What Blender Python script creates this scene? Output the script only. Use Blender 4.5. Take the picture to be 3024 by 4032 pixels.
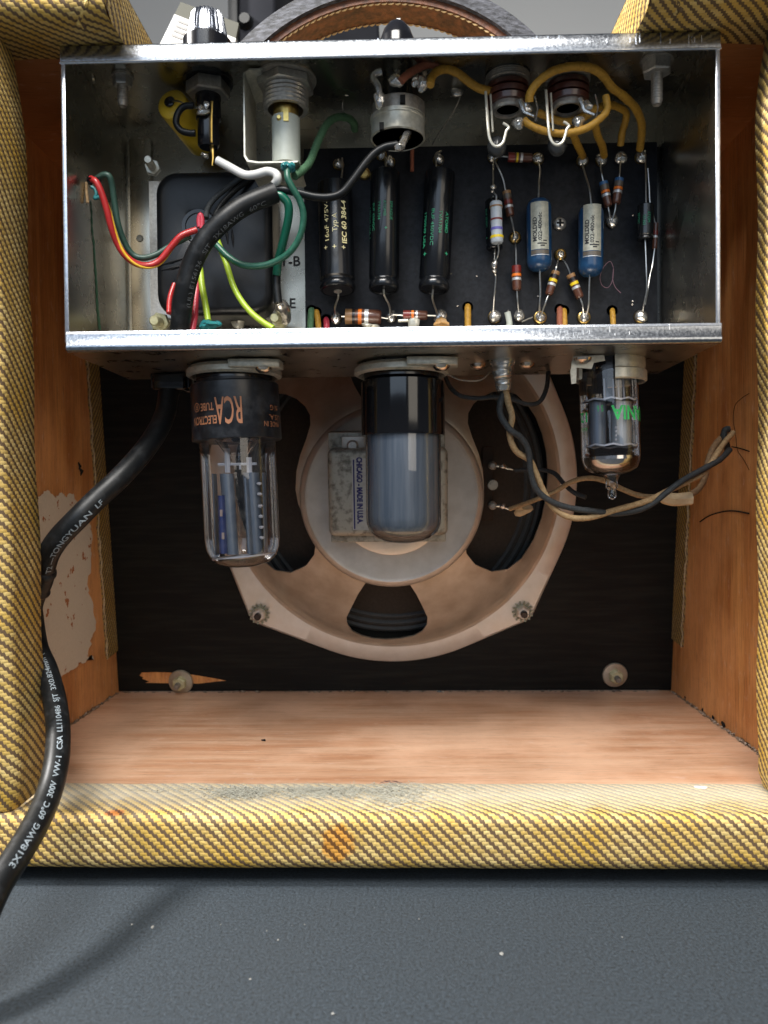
import bpy, bmesh, math, random
from mathutils import Vector, Matrix
R = math.radians
PI = math.pi
random.seed(7)
for o in list(bpy.data.objects):
    bpy.data.objects.remove(o)
sc = bpy.context.scene
C = sc.collection
sc.unit_settings.system = 'METRIC'
sc.unit_settings.scale_length = 0.01          # one unit = one centimetre

# ------------------------------------------------------------------ camera
F = 3028.0                                    # focal length in photograph pixels (3024 x 4032)
CAM = Vector((0.0, -27.4, 11.4))
Yc = Vector((73 / F, 51 / F, -1)).normalized()          # cabinet axes seen from the camera
Xc = Vector((1, .0085, 0)); Xc = (Xc - Yc * Xc.dot(Yc)).normalized()
Zc = Xc.cross(Yc)
Mwc = Matrix((Xc, Yc, Zc)).transposed()       # camera = Mwc @ world
Rcw = Mwc.transposed()
cam_d = bpy.data.cameras.new('camera')
cam = bpy.data.objects.new('camera', cam_d); C.objects.link(cam)
cam.matrix_world = Matrix.Translation(CAM) @ Rcw.to_4x4()
cam_d.sensor_fit = 'VERTICAL'; cam_d.sensor_height = 36; cam_d.sensor_width = 27
cam_d.lens = 36 * F / 4032
cam_d.clip_start = 1; cam_d.clip_end = 2000
cam_d.dof.use_dof = True
cam_d.dof.focus_distance = 33
cam_d.dof.aperture_fstop = 0.17
sc.camera = cam
# ------------------------------------------------------------------ world and lamps
w = bpy.data.worlds.new('World'); sc.world = w; w.use_nodes = True
w.node_tree.nodes['Background'].inputs[0].default_value = (.66, .74, .9, 1)
w.node_tree.nodes['Background'].inputs[1].default_value = .13
def area(name, loc, target, sx, sy, power, col):
    l = bpy.data.lights.new(name, 'AREA'); l.shape = 'RECTANGLE'; l.size = sx; l.size_y = sy
    l.energy = power; l.color = col
    o = bpy.data.objects.new(name, l); C.objects.link(o); o.location = loc
    o.rotation_euler = (Vector(target) - Vector(loc)).to_track_quat('-Z', 'Y').to_euler()
    return o
area('ceiling_lamp', (-14, -60, 100), (0, 0, 4), 60, 44, 200000, (1, .965, .91))
area('left_lamp', (-80, -9, 80), (-8, -6, 0), 17, 17, 230000, (1, .97, .93))
area('window_lamp', (-22, -98, 60), (0, 5, 10), 92, 74, 36000, (.66, .81, 1))
area('room_lamp', (50, -92, 46), (0, 5, 10), 50, 70, 24000, (1, .9, .76))
sc.view_settings.view_transform = 'Standard'
sc.view_settings.look = 'None'
sc.view_settings.exposure = .12
sc.view_settings.gamma = 1

# ------------------------------------------------------------------ pixel -> place in the world
def ray(px, py):
    return (Rcw @ Vector(((px - 1512) / F, -(py - 2016) / F, -1))).normalized()
def P(px, py, d):                             # d: distance from the lens along the cabinet's depth
    v = ray(px, py); return CAM + v * (d / v.y)
def PX(px, py, X):
    v = ray(px, py); return CAM + v * (X / v.x)
def PZ(px, py, Z):
    v = ray(px, py); return CAM + v * ((Z - CAM.z) / v.z)
CR = dict(S=(0, 0, 1), A=(0, 0, 1.659), B=(900, 0, 1.659), Cc=(1800, 0, 1.3554), D=(250, 600, 1.659), E=(1150, 500, 2.212),
          F=(1800, 500, 1.8433), G=(650, 1350, 2.328), H=(1200, 1350, 2.37), I=(1700, 1300, 1.253), J=(0, 1300, 1.701),
          K=(700, 2100, 1.037), L=(0, 2400, 1.659), M=(2000, 2300, 1.62))
def q(c, x, y):
    a, b, s = CR[c]; return (a + x / s, b + y / s)
def Pc(c, x, y, d):
    return P(*q(c, x, y), d)

# ------------------------------------------------------------------ mesh helpers
wpos = {}
def wp(o): return wpos.get(o.name, Vector((0, 0, 0))) if o else Vector((0, 0, 0))
def mk(name, vs, fs, mat, parent=None, smooth=True, uv=None, kind=None, auto=40):
    vs = [Vector(v) for v in vs]
    if not vs: return None
    lo = Vector([min(v[i] for v in vs) for i in range(3)]); hi = Vector([max(v[i] for v in vs) for i in range(3)])
    c = (lo + hi) / 2
    me = bpy.data.meshes.new(name)
    me.from_pydata([v - c for v in vs], [], fs)
    if uv:
        l = me.uv_layers.new(name='UVMap')
        for lp in me.loops: l.data[lp.index].uv = uv[lp.vertex_index]
    bm = bmesh.new(); bm.from_mesh(me)
    bmesh.ops.recalc_face_normals(bm, faces=bm.faces)
    if smooth:
        for f in bm.faces: f.smooth = True
        for e in bm.edges:
            if len(e.link_faces) == 2 and e.calc_face_angle(0) > R(auto): e.smooth = False
    bm.to_mesh(me); bm.free()
    me.materials.append(mat)
    o = bpy.data.objects.new(name, me); C.objects.link(o)
    o.location = c - wp(parent); o.parent = parent
    wpos[o.name] = c
    if kind: o['kind'] = kind
    return o
def thing(name, label, cat, loc, group=None):
    o = bpy.data.objects.new(name, None); C.objects.link(o)
    o.empty_display_size = 1
    o.location = loc; wpos[o.name] = Vector(loc)
    o['label'] = label; o['category'] = cat
    if group: o['group'] = group
    return o
def tag(o, label, cat, group=None):
    o['label'] = label; o['category'] = cat
    if group: o['group'] = group
    return o
class G:
    def __init__(s): s.v = []; s.f = []
    def add(s, vs, fs):
        n = len(s.v); s.v += [Vector(v) for v in vs]; s.f += [tuple(i + n for i in f) for f in fs]; return s
    def mk(s, name, mat, parent=None, **k): return mk(name, s.v, s.f, mat, parent, **k)
def boxg(x0, x1, y0, y1, z0, z1):
    v = [(x, y, z) for x in (x0, x1) for y in (y0, y1) for z in (z0, z1)]
    return v, [(0, 1, 3, 2), (4, 6, 7, 5), (0, 4, 5, 1), (2, 3, 7, 6), (0, 2, 6, 4), (1, 5, 7, 3)]
def box(name, x0, x1, y0, y1, z0, z1, mat, parent=None, bev=0, **k):
    v, f = boxg(x0, x1, y0, y1, z0, z1)
    o = mk(name, v, f, mat, parent, smooth=False, **k)
    if bev: bevel(o, bev)
    return o
def bevel(o, w, seg=2):
    me = o.data; bm = bmesh.new(); bm.from_mesh(me)
    bmesh.ops.bevel(bm, geom=list(bm.edges), offset=w, segments=seg, affect='EDGES', profile=.5, clamp_overlap=True)
    for f in bm.faces: f.smooth = True
    for e in bm.edges:
        if len(e.link_faces) == 2 and e.calc_face_angle(0) > R(50): e.smooth = False
    bm.to_mesh(me); bm.free()
def catmull(pts, n=6):
    pts = [Vector(p) for p in pts]
    if len(pts) < 3: return pts
    e = [pts[0] * 2 - pts[1]] + pts + [pts[-1] * 2 - pts[-2]]
    out = []
    for i in range(1, len(e) - 2):
        p0, p1, p2, p3 = e[i - 1:i + 3]
        for k in range(n):
            t = k / n
            out.append(.5 * ((2 * p1) + (p2 - p0) * t + (2 * p0 - 5 * p1 + 4 * p2 - p3) * t * t + (3 * p1 - p0 - 3 * p2 + p3) * t ** 3))
    out.append(pts[-1]); return out
def frames(pts):
    T = []
    for i in range(len(pts)):
        a = pts[max(i - 1, 0)]; b = pts[min(i + 1, len(pts) - 1)]
        T.append((b - a).normalized() if (b - a).length > 1e-9 else Vector((0, 0, 1)))
    ref = Vector((0, -1, 0))
    if abs(T[0].dot(ref)) > .9: ref = Vector((0, 0, 1))
    n = (ref - T[0] * ref.dot(T[0])).normalized(); N = [n]
    for i in range(1, len(pts)):
        n = N[-1] - T[i] * N[-1].dot(T[i]); N.append(n.normalized())
    return T, N
def tubeg(pts, r, seg=10, wob=0):
    T, N = frames(pts); vs = []; fs = []
    n = len(pts)
    for i, p in enumerate(pts):
        rr = r[i] if isinstance(r, (list, tuple)) else r
        if wob: rr *= 1 + wob * random.uniform(-1, 1)
        B = T[i].cross(N[i])
        for k in range(seg):
            a = 2 * PI * k / seg
            vs.append(p + (N[i] * math.cos(a) + B * math.sin(a)) * rr)
    for i in range(n - 1):
        for k in range(seg):
            a, b = i * seg + k, i * seg + (k + 1) % seg
            fs.append((a, b, b + seg, a + seg))
    fs.append(tuple(range(seg))[::-1]); fs.append(tuple(range((n - 1) * seg, n * seg)))
    return vs, fs
def tube(name, pts, r, mat, parent=None, seg=10, n=6, wob=0, **k):
    v, f = tubeg(catmull(pts, n), r, seg, wob)
    return mk(name, v, f, mat, parent, **k)
def basis(ax):
    ax = Vector(ax).normalized()
    ref = Vector((0, -1, 0)) if abs(ax.y) < .9 else Vector((0, 0, 1))
    u = (ref - ax * ref.dot(ax)).normalized(); return u, ax.cross(u), ax
def latheg(prof, org, ax, seg=32, ph=0, closed=False, a0=0, a1=2 * PI):
    u, v, a = basis(ax); vs = []; fs = []
    full = abs(a1 - a0 - 2 * PI) < 1e-6
    m = seg if full else seg + 1
    for r, h in prof:
        for k in range(m):
            t = a0 + (a1 - a0) * k / seg + ph
            vs.append(Vector(org) + (u * math.cos(t) + v * math.sin(t)) * r + a * h)
    n = len(prof)
    rng = n if closed else n - 1
    for i in range(rng):
        for k in range(seg):
            k2 = (k + 1) % m
            i2 = (i + 1) % n
            fs.append((i * m + k, i * m + k2, i2 * m + k2, i2 * m + k))
    if full and not closed:
        if prof[0][0] > 1e-4: fs.append(tuple(range(m))[::-1])
        if prof[-1][0] > 1e-4: fs.append(tuple((n - 1) * m + k for k in range(m)))
    return vs, fs
def lathe(name, prof, org, ax, mat, parent=None, seg=32, ph=0, closed=False, a0=0, a1=2 * PI, **k):
    v, f = latheg(prof, org, ax, seg, ph, closed, a0, a1)
    return mk(name, v, f, mat, parent, **k)
def blobg(c, r, sq=(1, 1, 1), seg=12, rough=.12):
    vs = []; fs = []; c = Vector(c); rings = 7
    ph = [random.uniform(0, 6) for _ in range(4)]
    for i in range(rings + 1):
        t = PI * i / rings
        for k in range(seg):
            a = 2 * PI * k / seg
            rr = r * (1 + rough * math.sin(2 * a + ph[0]) * math.sin(2 * t + ph[1]) + rough * .6 * math.sin(3 * a + ph[2]))
            vs.append(c + Vector((math.cos(a) * math.sin(t) * sq[0], -math.cos(t) * sq[1], math.sin(a) * math.sin(t) * sq[2])) * rr)
    for i in range(rings):
        for k in range(seg):
            a, b = i * seg + k, i * seg + (k + 1) % seg
            fs.append((a, b, b + seg, a + seg))
    return vs, fs
def text(s, size, fmap, mat, parent, name='lettering', sx=1, width=None, bold=0):
    cu = bpy.data.curves.new('t', 'FONT'); cu.body = s; cu.size = size; cu.align_x = 'CENTER'; cu.align_y = 'CENTER'
    cu.resolution_u = 3; cu.offset = bold
    o = bpy.data.objects.new('t', cu); C.objects.link(o)
    bpy.context.view_layer.update()
    me = o.to_mesh()
    vs = [v.co.copy() for v in me.vertices]; fs = [tuple(p.vertices) for p in me.polygons]
    o.to_mesh_clear(); bpy.data.objects.remove(o); bpy.data.curves.remove(cu)
    if not vs: return None
    x0 = min(v.x for v in vs); x1 = max(v.x for v in vs)
    y0 = min(v.y for v in vs); y1 = max(v.y for v in vs)
    if width: sx = width / (x1 - x0)
    pv = [fmap((v.x - (x0 + x1) / 2) * sx, v.y - (y0 + y1) / 2) for v in vs]
    return mk(name, pv, fs, mat, parent, smooth=False)
def cylmap(cen, xd, yd, r, bend, off=.018):
    xd = Vector(xd).normalized(); yd = Vector(yd).normalized(); c = xd.cross(yd); cen = Vector(cen)
    def m(x, y):
        if bend == 'y': p = y / r; return cen + xd * x + (c * math.cos(p) + yd * math.sin(p)) * (r + off)
        p = x / r; return cen + yd * y + (c * math.cos(p) + xd * math.sin(p)) * (r + off)
    return m
def rotmap(m, dx=0, dy=0): return lambda x, y: m(x + dx, y + dy)
def pathmap(pts, r, s0, phi=0, off=.03):
    T, N = frames(pts); L = [0]
    for i in range(1, len(pts)): L.append(L[-1] + (pts[i] - pts[i - 1]).length)
    def m(x, y):
        s = min(max(s0 + x, 0), L[-1] - 1e-4); i = 0
        while i < len(L) - 2 and L[i + 1] < s: i += 1
        t = (s - L[i]) / max(L[i + 1] - L[i], 1e-6)
        p = pts[i].lerp(pts[i + 1], t); tt = T[i].lerp(T[i + 1], t).normalized()
        c = (CAM - p).normalized(); c = (c - tt * c.dot(tt)).normalized(); yd = c.cross(tt)
        a = phi + y / r
        return p + (c * math.cos(a) + yd * math.sin(a)) * (r + off)
    m.L = L[-1]; return m

# ------------------------------------------------------------------ materials
class NT:
    def __init__(s, name):
        s.m = bpy.data.materials.new(name); s.m.use_nodes = True; s.t = s.m.node_tree; s.n = s.t.nodes
        s.b = s.n['Principled BSDF']; s.out = s.n['Material Output']
    def new(s, ty, **k):
        n = s.n.new(ty)
        for a, b in k.items(): setattr(n, a, b)
        return n
    def lk(s, a, b): s.t.links.new(a, b)
    def put(s, sock, v):
        if isinstance(v, bpy.types.NodeSocket): s.lk(v, sock)
        else: sock.default_value = v
    def math(s, op, a, b=0, c=None):
        n = s.new('ShaderNodeMath', operation=op); s.put(n.inputs[0], a); s.put(n.inputs[1], b)
        if c is not None: s.put(n.inputs[2], c)
        return n.outputs[0]
    def noise(s, vec, scale, detail=4, rough=.55, stretch=None):
        if stretch:
            mp = s.new('ShaderNodeMapping'); mp.inputs['Scale'].default_value = stretch; s.lk(vec, mp.inputs[0]); vec = mp.outputs[0]
        n = s.new('ShaderNodeTexNoise'); s.lk(vec, n.inputs['Vector']); n.inputs['Scale'].default_value = scale
        n.inputs['Detail'].default_value = detail; n.inputs['Roughness'].default_value = rough
        return n.outputs[0]
    def ramp(s, fac, stops):
        n = s.new('ShaderNodeValToRGB'); s.lk(fac, n.inputs[0]); e = n.color_ramp.elements
        while len(e) < len(stops): e.new(.5)
        for i, (p, c) in enumerate(stops): e[i].position = p; e[i].color = (*c, 1) if len(c) == 3 else c
        return n.outputs[0]
    def mix(s, f, a, b, bt='MIX'):
        n = s.new('ShaderNodeMix', data_type='RGBA', blend_type=bt); s.put(n.inputs[0], f)
        for i, v in ((6, a), (7, b)):
            if isinstance(v, bpy.types.NodeSocket): s.lk(v, n.inputs[i])
            else: n.inputs[i].default_value = (*v, 1)
        return n.outputs[2]
    def bump(s, h, st=.3, dist=.02):
        n = s.new('ShaderNodeBump'); n.inputs['Strength'].default_value = st; n.inputs['Distance'].default_value = dist
        s.lk(h, n.inputs['Height']); s.lk(n.outputs[0], s.b.inputs['Normal'])
    def co(s, k='Object'):
        return s.new('ShaderNodeTexCoord').outputs[k]
def pm(name, c1, c2=None, scale=3, rough=.5, metal=0, bump=0, bscale=None, stretch=None, coat=0, spec=None, lo=.35, hi=.65, r2=None, bdist=.02, detail=5):
    t = NT(name); b = t.b
    b.inputs['Base Color'].default_value = (*c1, 1); b.inputs['Roughness'].default_value = rough; b.inputs['Metallic'].default_value = metal
    if coat: b.inputs['Coat Weight'].default_value = coat; b.inputs['Coat Roughness'].default_value = .05
    if spec is not None: b.inputs['Specular IOR Level'].default_value = spec
    if c2 or bump or r2 is not None:
        co = t.co(); n = t.noise(co, scale, detail, .6, stretch)
        if c2: t.lk(t.ramp(n, [(lo, c1), (hi, c2)]), b.inputs['Base Color'])
        if r2 is not None: t.lk(t.ramp(n, [(lo, (rough,) * 3), (hi, (r2,) * 3)]), b.inputs['Roughness'])
        if bump: t.bump(t.noise(co, bscale or scale * 3, 4, .6, stretch), bump, bdist)
    return t.m
m_alu = pm('galvanised_metal', (.22, .235, .26), (.38, .40, .43), 11, .20, 1, .03, 16, lo=.36, hi=.64, r2=.27, detail=8)
m_in = pm('chassis_inside_metal', (.42, .39, .325), (.47, .44, .37), .6, .25, 1, .004, 5, r2=.29, detail=5)
m_under = pm('chassis_under_metal', (.42, .38, .33), (.56, .52, .46), 1.2, .26, 1, .03, 9, r2=.36)
m_edge = pm('bright_cut_metal', (.62, .65, .70), (.45, .48, .54), 8, .25, .85)
m_steel = pm('steel', (.42, .40, .37), (.58, .56, .52), 8, .28, .7, .05, 30)
m_thread = pm('dull_thread_steel', (.26, .24, .21), (.38, .35, .31), 8, .38, .55)
m_zinc = pm('yellow_zinc', (.52, .5, .28), (.66, .63, .42), 6, .5, .55, .1, 20)
m_cream = pm('cream_plated_metal', (.44, .43, .36), (.60, .58, .50), 5, .36, .45, .1, 14)
m_solder = pm('solder', (.72, .71, .69), (.5, .47, .42), 6, .2, .85, .25, 14, bdist=.04)
m_lead = pm('tinned_lead', (.50, .49, .46), (.66, .65, .62), 10, .3, 1)
m_brass = pm('brass', (.62, .44, .12), (.75, .56, .2), 8, .28, 1)
m_gold = pm('brass_eyelet', (.7, .5, .16), (.5, .3, .1), 8, .3, 1)
m_board = pm('black_fibreboard', (.009, .010, .013), (.018, .020, .025), 5, .5, 0, .25, 40, spec=.2)
m_blackp = pm('black_plastic', (.006, .006, .008), rough=.2, coat=.1)
m_bakelite = pm('black_bakelite_gloss', (.005, .005, .006), rough=.10, coat=.2)
m_bakelite2 = pm('dusty_bakelite', (.010, .011, .014), (.05, .052, .06), 1.8, .32, 0, lo=.45, hi=.8, r2=.5)
m_capb = pm('black_cap_sleeve', (.006, .007, .009), rough=.22, coat=.15)
m_trans = pm('black_enamel', (.007, .008, .010), (.010, .011, .013), 3, .34, 0, .12, 25, spec=.28)
m_blue = pm('blue_moulding', (.008, .04, .105), (.014, .062, .15), 3, .3, 0, .1, 12, coat=.2)
m_label = pm('aged_paper_label', (.50, .49, .40), (.36, .36, .30), 6, .45, .2)
m_ink = pm('black_ink', (.02, .02, .025), rough=.6)
m_greeni = pm('green_ink', (.03, .30, .15), rough=.5)
m_goldi = pm('gold_ink', (.78, .70, .38), rough=.4)
m_orangei = pm('orange_ink', (.42, .17, .08), rough=.6)
m_brighti = pm('bright_green_ink', (.04, .55, .13), rough=.5)
m_greyi = pm('pale_grey_ink', (.24, .28, .31), rough=.6)
m_greyi2 = pm('dim_grey_ink', (.12, .13, .14), rough=.6)
m_navy = pm('navy_ink', (.015, .015, .12), rough=.5)
m_brown = pm('resistor_brown', (.085, .03, .018), (.12, .045, .025), 8, .3, coat=.3)
m_tan = pm('band_tan', (.32, .17, .07), rough=.35)
m_bred = pm('band_dark_red', (.19, .02, .015), rough=.3)
m_bor = pm('band_orange', (.85, .2, .02), rough=.35)
m_byel = pm('band_yellow', (.85, .62, .02), rough=.35)
m_bsil = pm('band_silver', (.62, .63, .64), rough=.3, metal=.4)
m_bblk = pm('band_black', (.012, .01, .01), rough=.3)
m_bblu = pm('band_blue', (.03, .12, .3), rough=.3)
m_bgry = pm('band_brown_grey', (.12, .10, .08), rough=.3)
m_bvio = pm('band_violet', (.16, .14, .5), rough=.35)
m_rgrey = pm('grey_blue_resistor', (.45, .50, .55), (.52, .56, .6), 6, .32, coat=.2)
m_wyel = pm('waxed_yellow_cloth', (.32, .16, .012), (.46, .25, .025), 9, .6, 0, .5, 40)
m_wgrn = pm('green_cloth', (.035, .11, .05), (.09, .19, .10), 16, .75, 0, .6, 50)
m_wbrn = pm('red_brown_cloth', (.22, .06, .03), (.3, .1, .05), 12, .7, 0, .5, 40)
m_wtan = pm('tan_cloth', (.26, .16, .075), (.42, .29, .15), 9, .75, 0, .5, 40)
m_wblk = pm('black_cloth', (.014, .017, .019), (.035, .04, .044), 12, .7, 0, .5, 40)
m_pgrn = pm('green_plastic', (.004, .10, .06), rough=.3, coat=.2)
m_pgrn2 = pm('dull_green_plastic', (.012, .085, .055), (.03, .12, .08), 5, .38)
m_dgrn = pm('dark_green_plastic', (.02, .06, .045), (.04, .085, .065), 5, .4)
m_pred = pm('red_plastic', (.38, .018, .02), (.48, .03, .03), 4, .33, coat=.2)
m_ppnk = pm('pink_red_plastic', (.55, .05, .08), rough=.35)
m_plim = pm('lime_plastic', (.32, .46, .03), (.40, .55, .05), 3, .35)
m_pylo = pm('yellow_plastic', (.70, .42, .01), (.8, .5, .04), 3, .38)
m_pwht = pm('white_plastic', (.62, .62, .60), rough=.3, coat=.2)
m_pblk = pm('black_wire_plastic', (.008, .009, .010), rough=.36, spec=.22)
m_cord = pm('black_cord', (.007, .008, .009), (.028, .030, .033), 2.4, .40, 0, .10, 9, lo=.5, hi=.8, r2=.55, spec=.3, detail=8)
m_sleeve = pm('milky_nylon', (.42, .45, .40), (.50, .53, .47), 2, .35)
m_phen = pm('red_phenolic', (.045, .012, .009), (.075, .02, .012), 5, .35, coat=.3)
m_teal = pm('teal_wax', (.01, .12, .14), (.03, .2, .2), 10, .25)
m_basket = pm('basket_metal', (.50, .43, .34), (.64, .58, .49), .8, .28, .55, .05, 5, r2=.48, detail=9)
m_flange = pm('flange_metal', (.68, .62, .54), (.78, .73, .66), .9, .32, .5, .04, 4, r2=.5)
m_disc = pm('magnet_disc_metal', (.48, .44, .39), (.56, .52, .47), 1.2, .42, .6, .08, 12)
m_magnet = pm('mottled_grey_metal', (.13, .12, .095), (.36, .35, .30), 2.6, .5, .3, .35, 8, lo=.34, hi=.52, detail=10)
m_cone = pm('dark_paper_cone', (.022, .020, .017), (.035, .03, .026), 6, .8, 0, .3, 30)
m_surr = pm('cone_surround', (.035, .042, .046), (.05, .055, .06), 6, .6)
m_term = pm('terminal_phenolic', (.025, .014, .008), rough=.6, spec=.2)
m_plate = pm('anode_grey', (.15, .18, .225), rough=.35, metal=.3)
m_plate2 = pm('anode_blue', (.035, .055, .19), rough=.4, metal=.2)
m_mica = pm('mica', (.62, .62, .66), rough=.35)
m_smoke = pm('smoked_coating', (.12, .15, .19), (.23, .26, .295), .45, .26, stretch=(6, 6, .3))
m_leather = pm('cracked_brown_leather', (.04, .014, .007), (.16, .055, .022), 2.6, .62, 0, .8, 5, bdist=.05, detail=8)
m_leatherk = pm('worn_black_leather', (.010, .011, .015), (.11, .115, .14), 2.2, .6, 0, .8, 6, stretch=(1, 3, 3), bdist=.05, lo=.4, hi=.75, detail=9)
m_stitch = pm('waxed_stitch', (.34, .22, .10), (.50, .36, .19), 8, .7)
m_wallg = pm('grey_wall', (.66, .66, .64), (.70, .70, .68), .01, .8)
m_darkbox = pm('black_case', (.008, .009, .013), (.014, .015, .02), .2, .8, spec=.2)
m_tagw = pm('tag_white', (.62, .62, .62), rough=.6)
m_tagk = pm('tag_dark', (.05, .05, .035), rough=.6)
m_tagg = pm('tag_print_grey', (.25, .25, .25), rough=.6)
m_pencil = pm('pink_pencil', (.22, .13, .16), rough=.8)
m_hole = pm('punched_hole_dark', (.003, .003, .003), rough=.9)
m_lint = pm('grey_lint', (.36, .35, .29), (.46, .45, .38), 6, .95)
m_fray = pm('frayed_thread', (.30, .22, .12), (.5, .42, .28), 9, .9)
m_paperw = pm('torn_paper', (.22, .22, .21), rough=.8)
m_tape = pm('masking_tape', (.52, .38, .22), (.6, .46, .28), 4, .7)
m_yellowcap = pm('yellow_dipped_film', (.60, .40, .02), (.68, .47, .04), 2, .35, coat=.15)
m_chrome = pm('knurled_chrome', (.50, .52, .57), rough=.16, metal=1)
m_greenpaint = pm('green_paint_run', (.015, .075, .035), (.03, .12, .06), 4, .45)

def glassmat(name, tint=(.93, .93, .95), refl=.22, rough=.02, dust=None):
    t = NT(name); t.n.remove(t.b)
    tr = t.new('ShaderNodeBsdfTransparent'); tr.inputs[0].default_value = (*tint, 1)
    gl = t.new('ShaderNodeBsdfGlossy'); gl.inputs[0].default_value = (1, 1, 1, 1); gl.inputs['Roughness'].default_value = rough
    lw = t.new('ShaderNodeLayerWeight'); lw.inputs[0].default_value = refl
    f = t.math('ADD', t.math('MULTIPLY', lw.outputs['Fresnel'], .9), .035)
    mx = t.new('ShaderNodeMixShader'); t.lk(f, mx.inputs[0]); t.lk(tr.outputs[0], mx.inputs[1]); t.lk(gl.outputs[0], mx.inputs[2])
    out = mx.outputs[0]
    if dust:
        df = t.new('ShaderNodeBsdfDiffuse'); df.inputs[0].default_value = (.5, .48, .44, 1)
        n = t.noise(t.co(), 2.2, 7, .65)
        ff = t.math('MULTIPLY', t.ramp(n, [(.45, (0, 0, 0)), (.8, (1, 1, 1))]), dust)
        m2 = t.new('ShaderNodeMixShader'); t.lk(ff, m2.inputs[0]); t.lk(out, m2.inputs[1]); t.lk(df.outputs[0], m2.inputs[2]); out = m2.outputs[0]
    t.lk(out, t.out.inputs[0]); return t.m
m_glass = glassmat('tube_glass', (.95, .95, .96), .24, .02, .05)
m_glass2 = glassmat('small_tube_glass', (.96, .96, .97), .26, .015, None)

def tweed(name, stain=False, swap=False, dust=0.0, slope=.31, T=.44, p=.134, dark=1.0):
    t = NT(name); uv = t.co('UV')
    wn = t.noise(uv, 1.1, 3, .5)
    sp = t.new('ShaderNodeSeparateXYZ'); t.lk(uv, sp.inputs[0])
    u, v = sp.outputs[0], sp.outputs[1]
    if swap: u, v = v, u
    w1 = t.math('MULTIPLY', t.math('SUBTRACT', wn, .5), .22)
    u2 = t.math('ADD', u, w1); v2 = t.math('ADD', v, t.math('MULTIPLY', w1, .5))
    vr = t.math('DIVIDE', v2, p); j = t.math('FLOOR', vr); fv = t.math('FRACT', vr)
    jj = t.math('ADD', t.math('MULTIPLY', j, .62), t.math('MULTIPLY', t.math('SUBTRACT', vr, .5), .38))
    x = t.math('ADD', t.math('DIVIDE', u2, T), t.math('MULTIPLY', jj, slope)); fu = t.math('FRACT', x)
    Wd = .57
    yel = t.math('LESS_THAN', fu, Wd)
    hy = t.math('MULTIPLY', t.math('SINE', t.math('MULTIPLY', t.math('DIVIDE', fu, Wd), PI)), t.math('POWER', t.math('SINE', t.math('MULTIPLY', fv, PI)), .6))
    hb = t.math('MULTIPLY', t.math('SINE', t.math('MULTIPLY', t.math('DIVIDE', t.math('SUBTRACT', fu, Wd), 1 - Wd), PI)), .55)
    h = t.math('ADD', t.math('MULTIPLY', yel, hy), t.math('MULTIPLY', t.math('SUBTRACT', 1, yel), hb))
    cell = t.new('ShaderNodeTexWhiteNoise', noise_dimensions='2D')
    cb = t.new('ShaderNodeCombineXYZ'); t.lk(t.math('FLOOR', x), cb.inputs[0]); t.lk(j, cb.inputs[1]); t.lk(cb.outputs[0], cell.inputs[0])
    fine = t.noise(uv, 16, 4, .7)
    big = t.noise(uv, .35, 4, .6)
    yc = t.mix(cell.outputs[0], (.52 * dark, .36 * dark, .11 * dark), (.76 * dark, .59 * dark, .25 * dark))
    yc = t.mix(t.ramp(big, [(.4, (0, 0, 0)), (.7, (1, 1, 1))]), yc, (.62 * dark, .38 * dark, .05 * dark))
    bc = t.mix(fine, (.085, .053, .030), (.155, .102, .060))
    col = t.mix(yel, bc, yc)
    col = t.mix(t.math('MULTIPLY', t.ramp(fine, [(.35, (1, 1, 1)), (.6, (0, 0, 0))]), .25), col, (.22, .13, .05))
    if stain:
        def spot(cu, cv, ru, rv, c, k, col):
            a = t.math('DIVIDE', t.math('SUBTRACT', sp.outputs[0], cu), ru); b = t.math('DIVIDE', t.math('SUBTRACT', sp.outputs[1], cv), rv)
            d = t.math('SQRT', t.math('ADD', t.math('MULTIPLY', a, a), t.math('MULTIPLY', b, b)))
            d = t.math('ADD', d, t.math('MULTIPLY', t.math('SUBTRACT', t.noise(uv, 2.5, 4), .5), 1.1))
            f = t.ramp(d, [(.75, (1, 1, 1)), (1.05, (0, 0, 0))])
            return t.mix(t.math('MULTIPLY', f, k), col, c, 'MULTIPLY')
        col = spot(-2.45, 4.1, .62, .75, (1, .55, .10), .75, col)
        col = spot(-10.6, 2.9, .5, .25, (.9, .3, .25), .7, col)
        # pale grey mixed in towards the inner lip (arc length 0 .. 2.6)
        dm = t.ramp(t.math('ADD', t.math('DIVIDE', sp.outputs[1], 6), t.math('MULTIPLY', t.math('SUBTRACT', t.noise(uv, 1.2, 4), .5), .3)), [(.22, (1, 1, 1)), (.52, (0, 0, 0))])
        col = t.mix(t.math('MULTIPLY', dm, .6), col, (.62, .59, .50))
    t.lk(col, t.b.inputs['Base Color']); t.b.inputs['Roughness'].default_value = .62
    t.b.inputs['Specular IOR Level'].default_value = .35
    t.bump(t.math('ADD', h, t.math('MULTIPLY', fine, .35)), .55, .03)
    return t.m
m_tw_bot = tweed('tweed_bottom', stain=True, slope=-.31)
m_tw_side = tweed('tweed_side', slope=-.31)
m_tw_sider = tweed('tweed_right_side', slope=.31)
m_tw_top = tweed('tweed_top', slope=.31)
m_tw_far = tweed('tweed_front_strip', slope=-.31, T=.36, p=.11, dark=.6)

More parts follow.
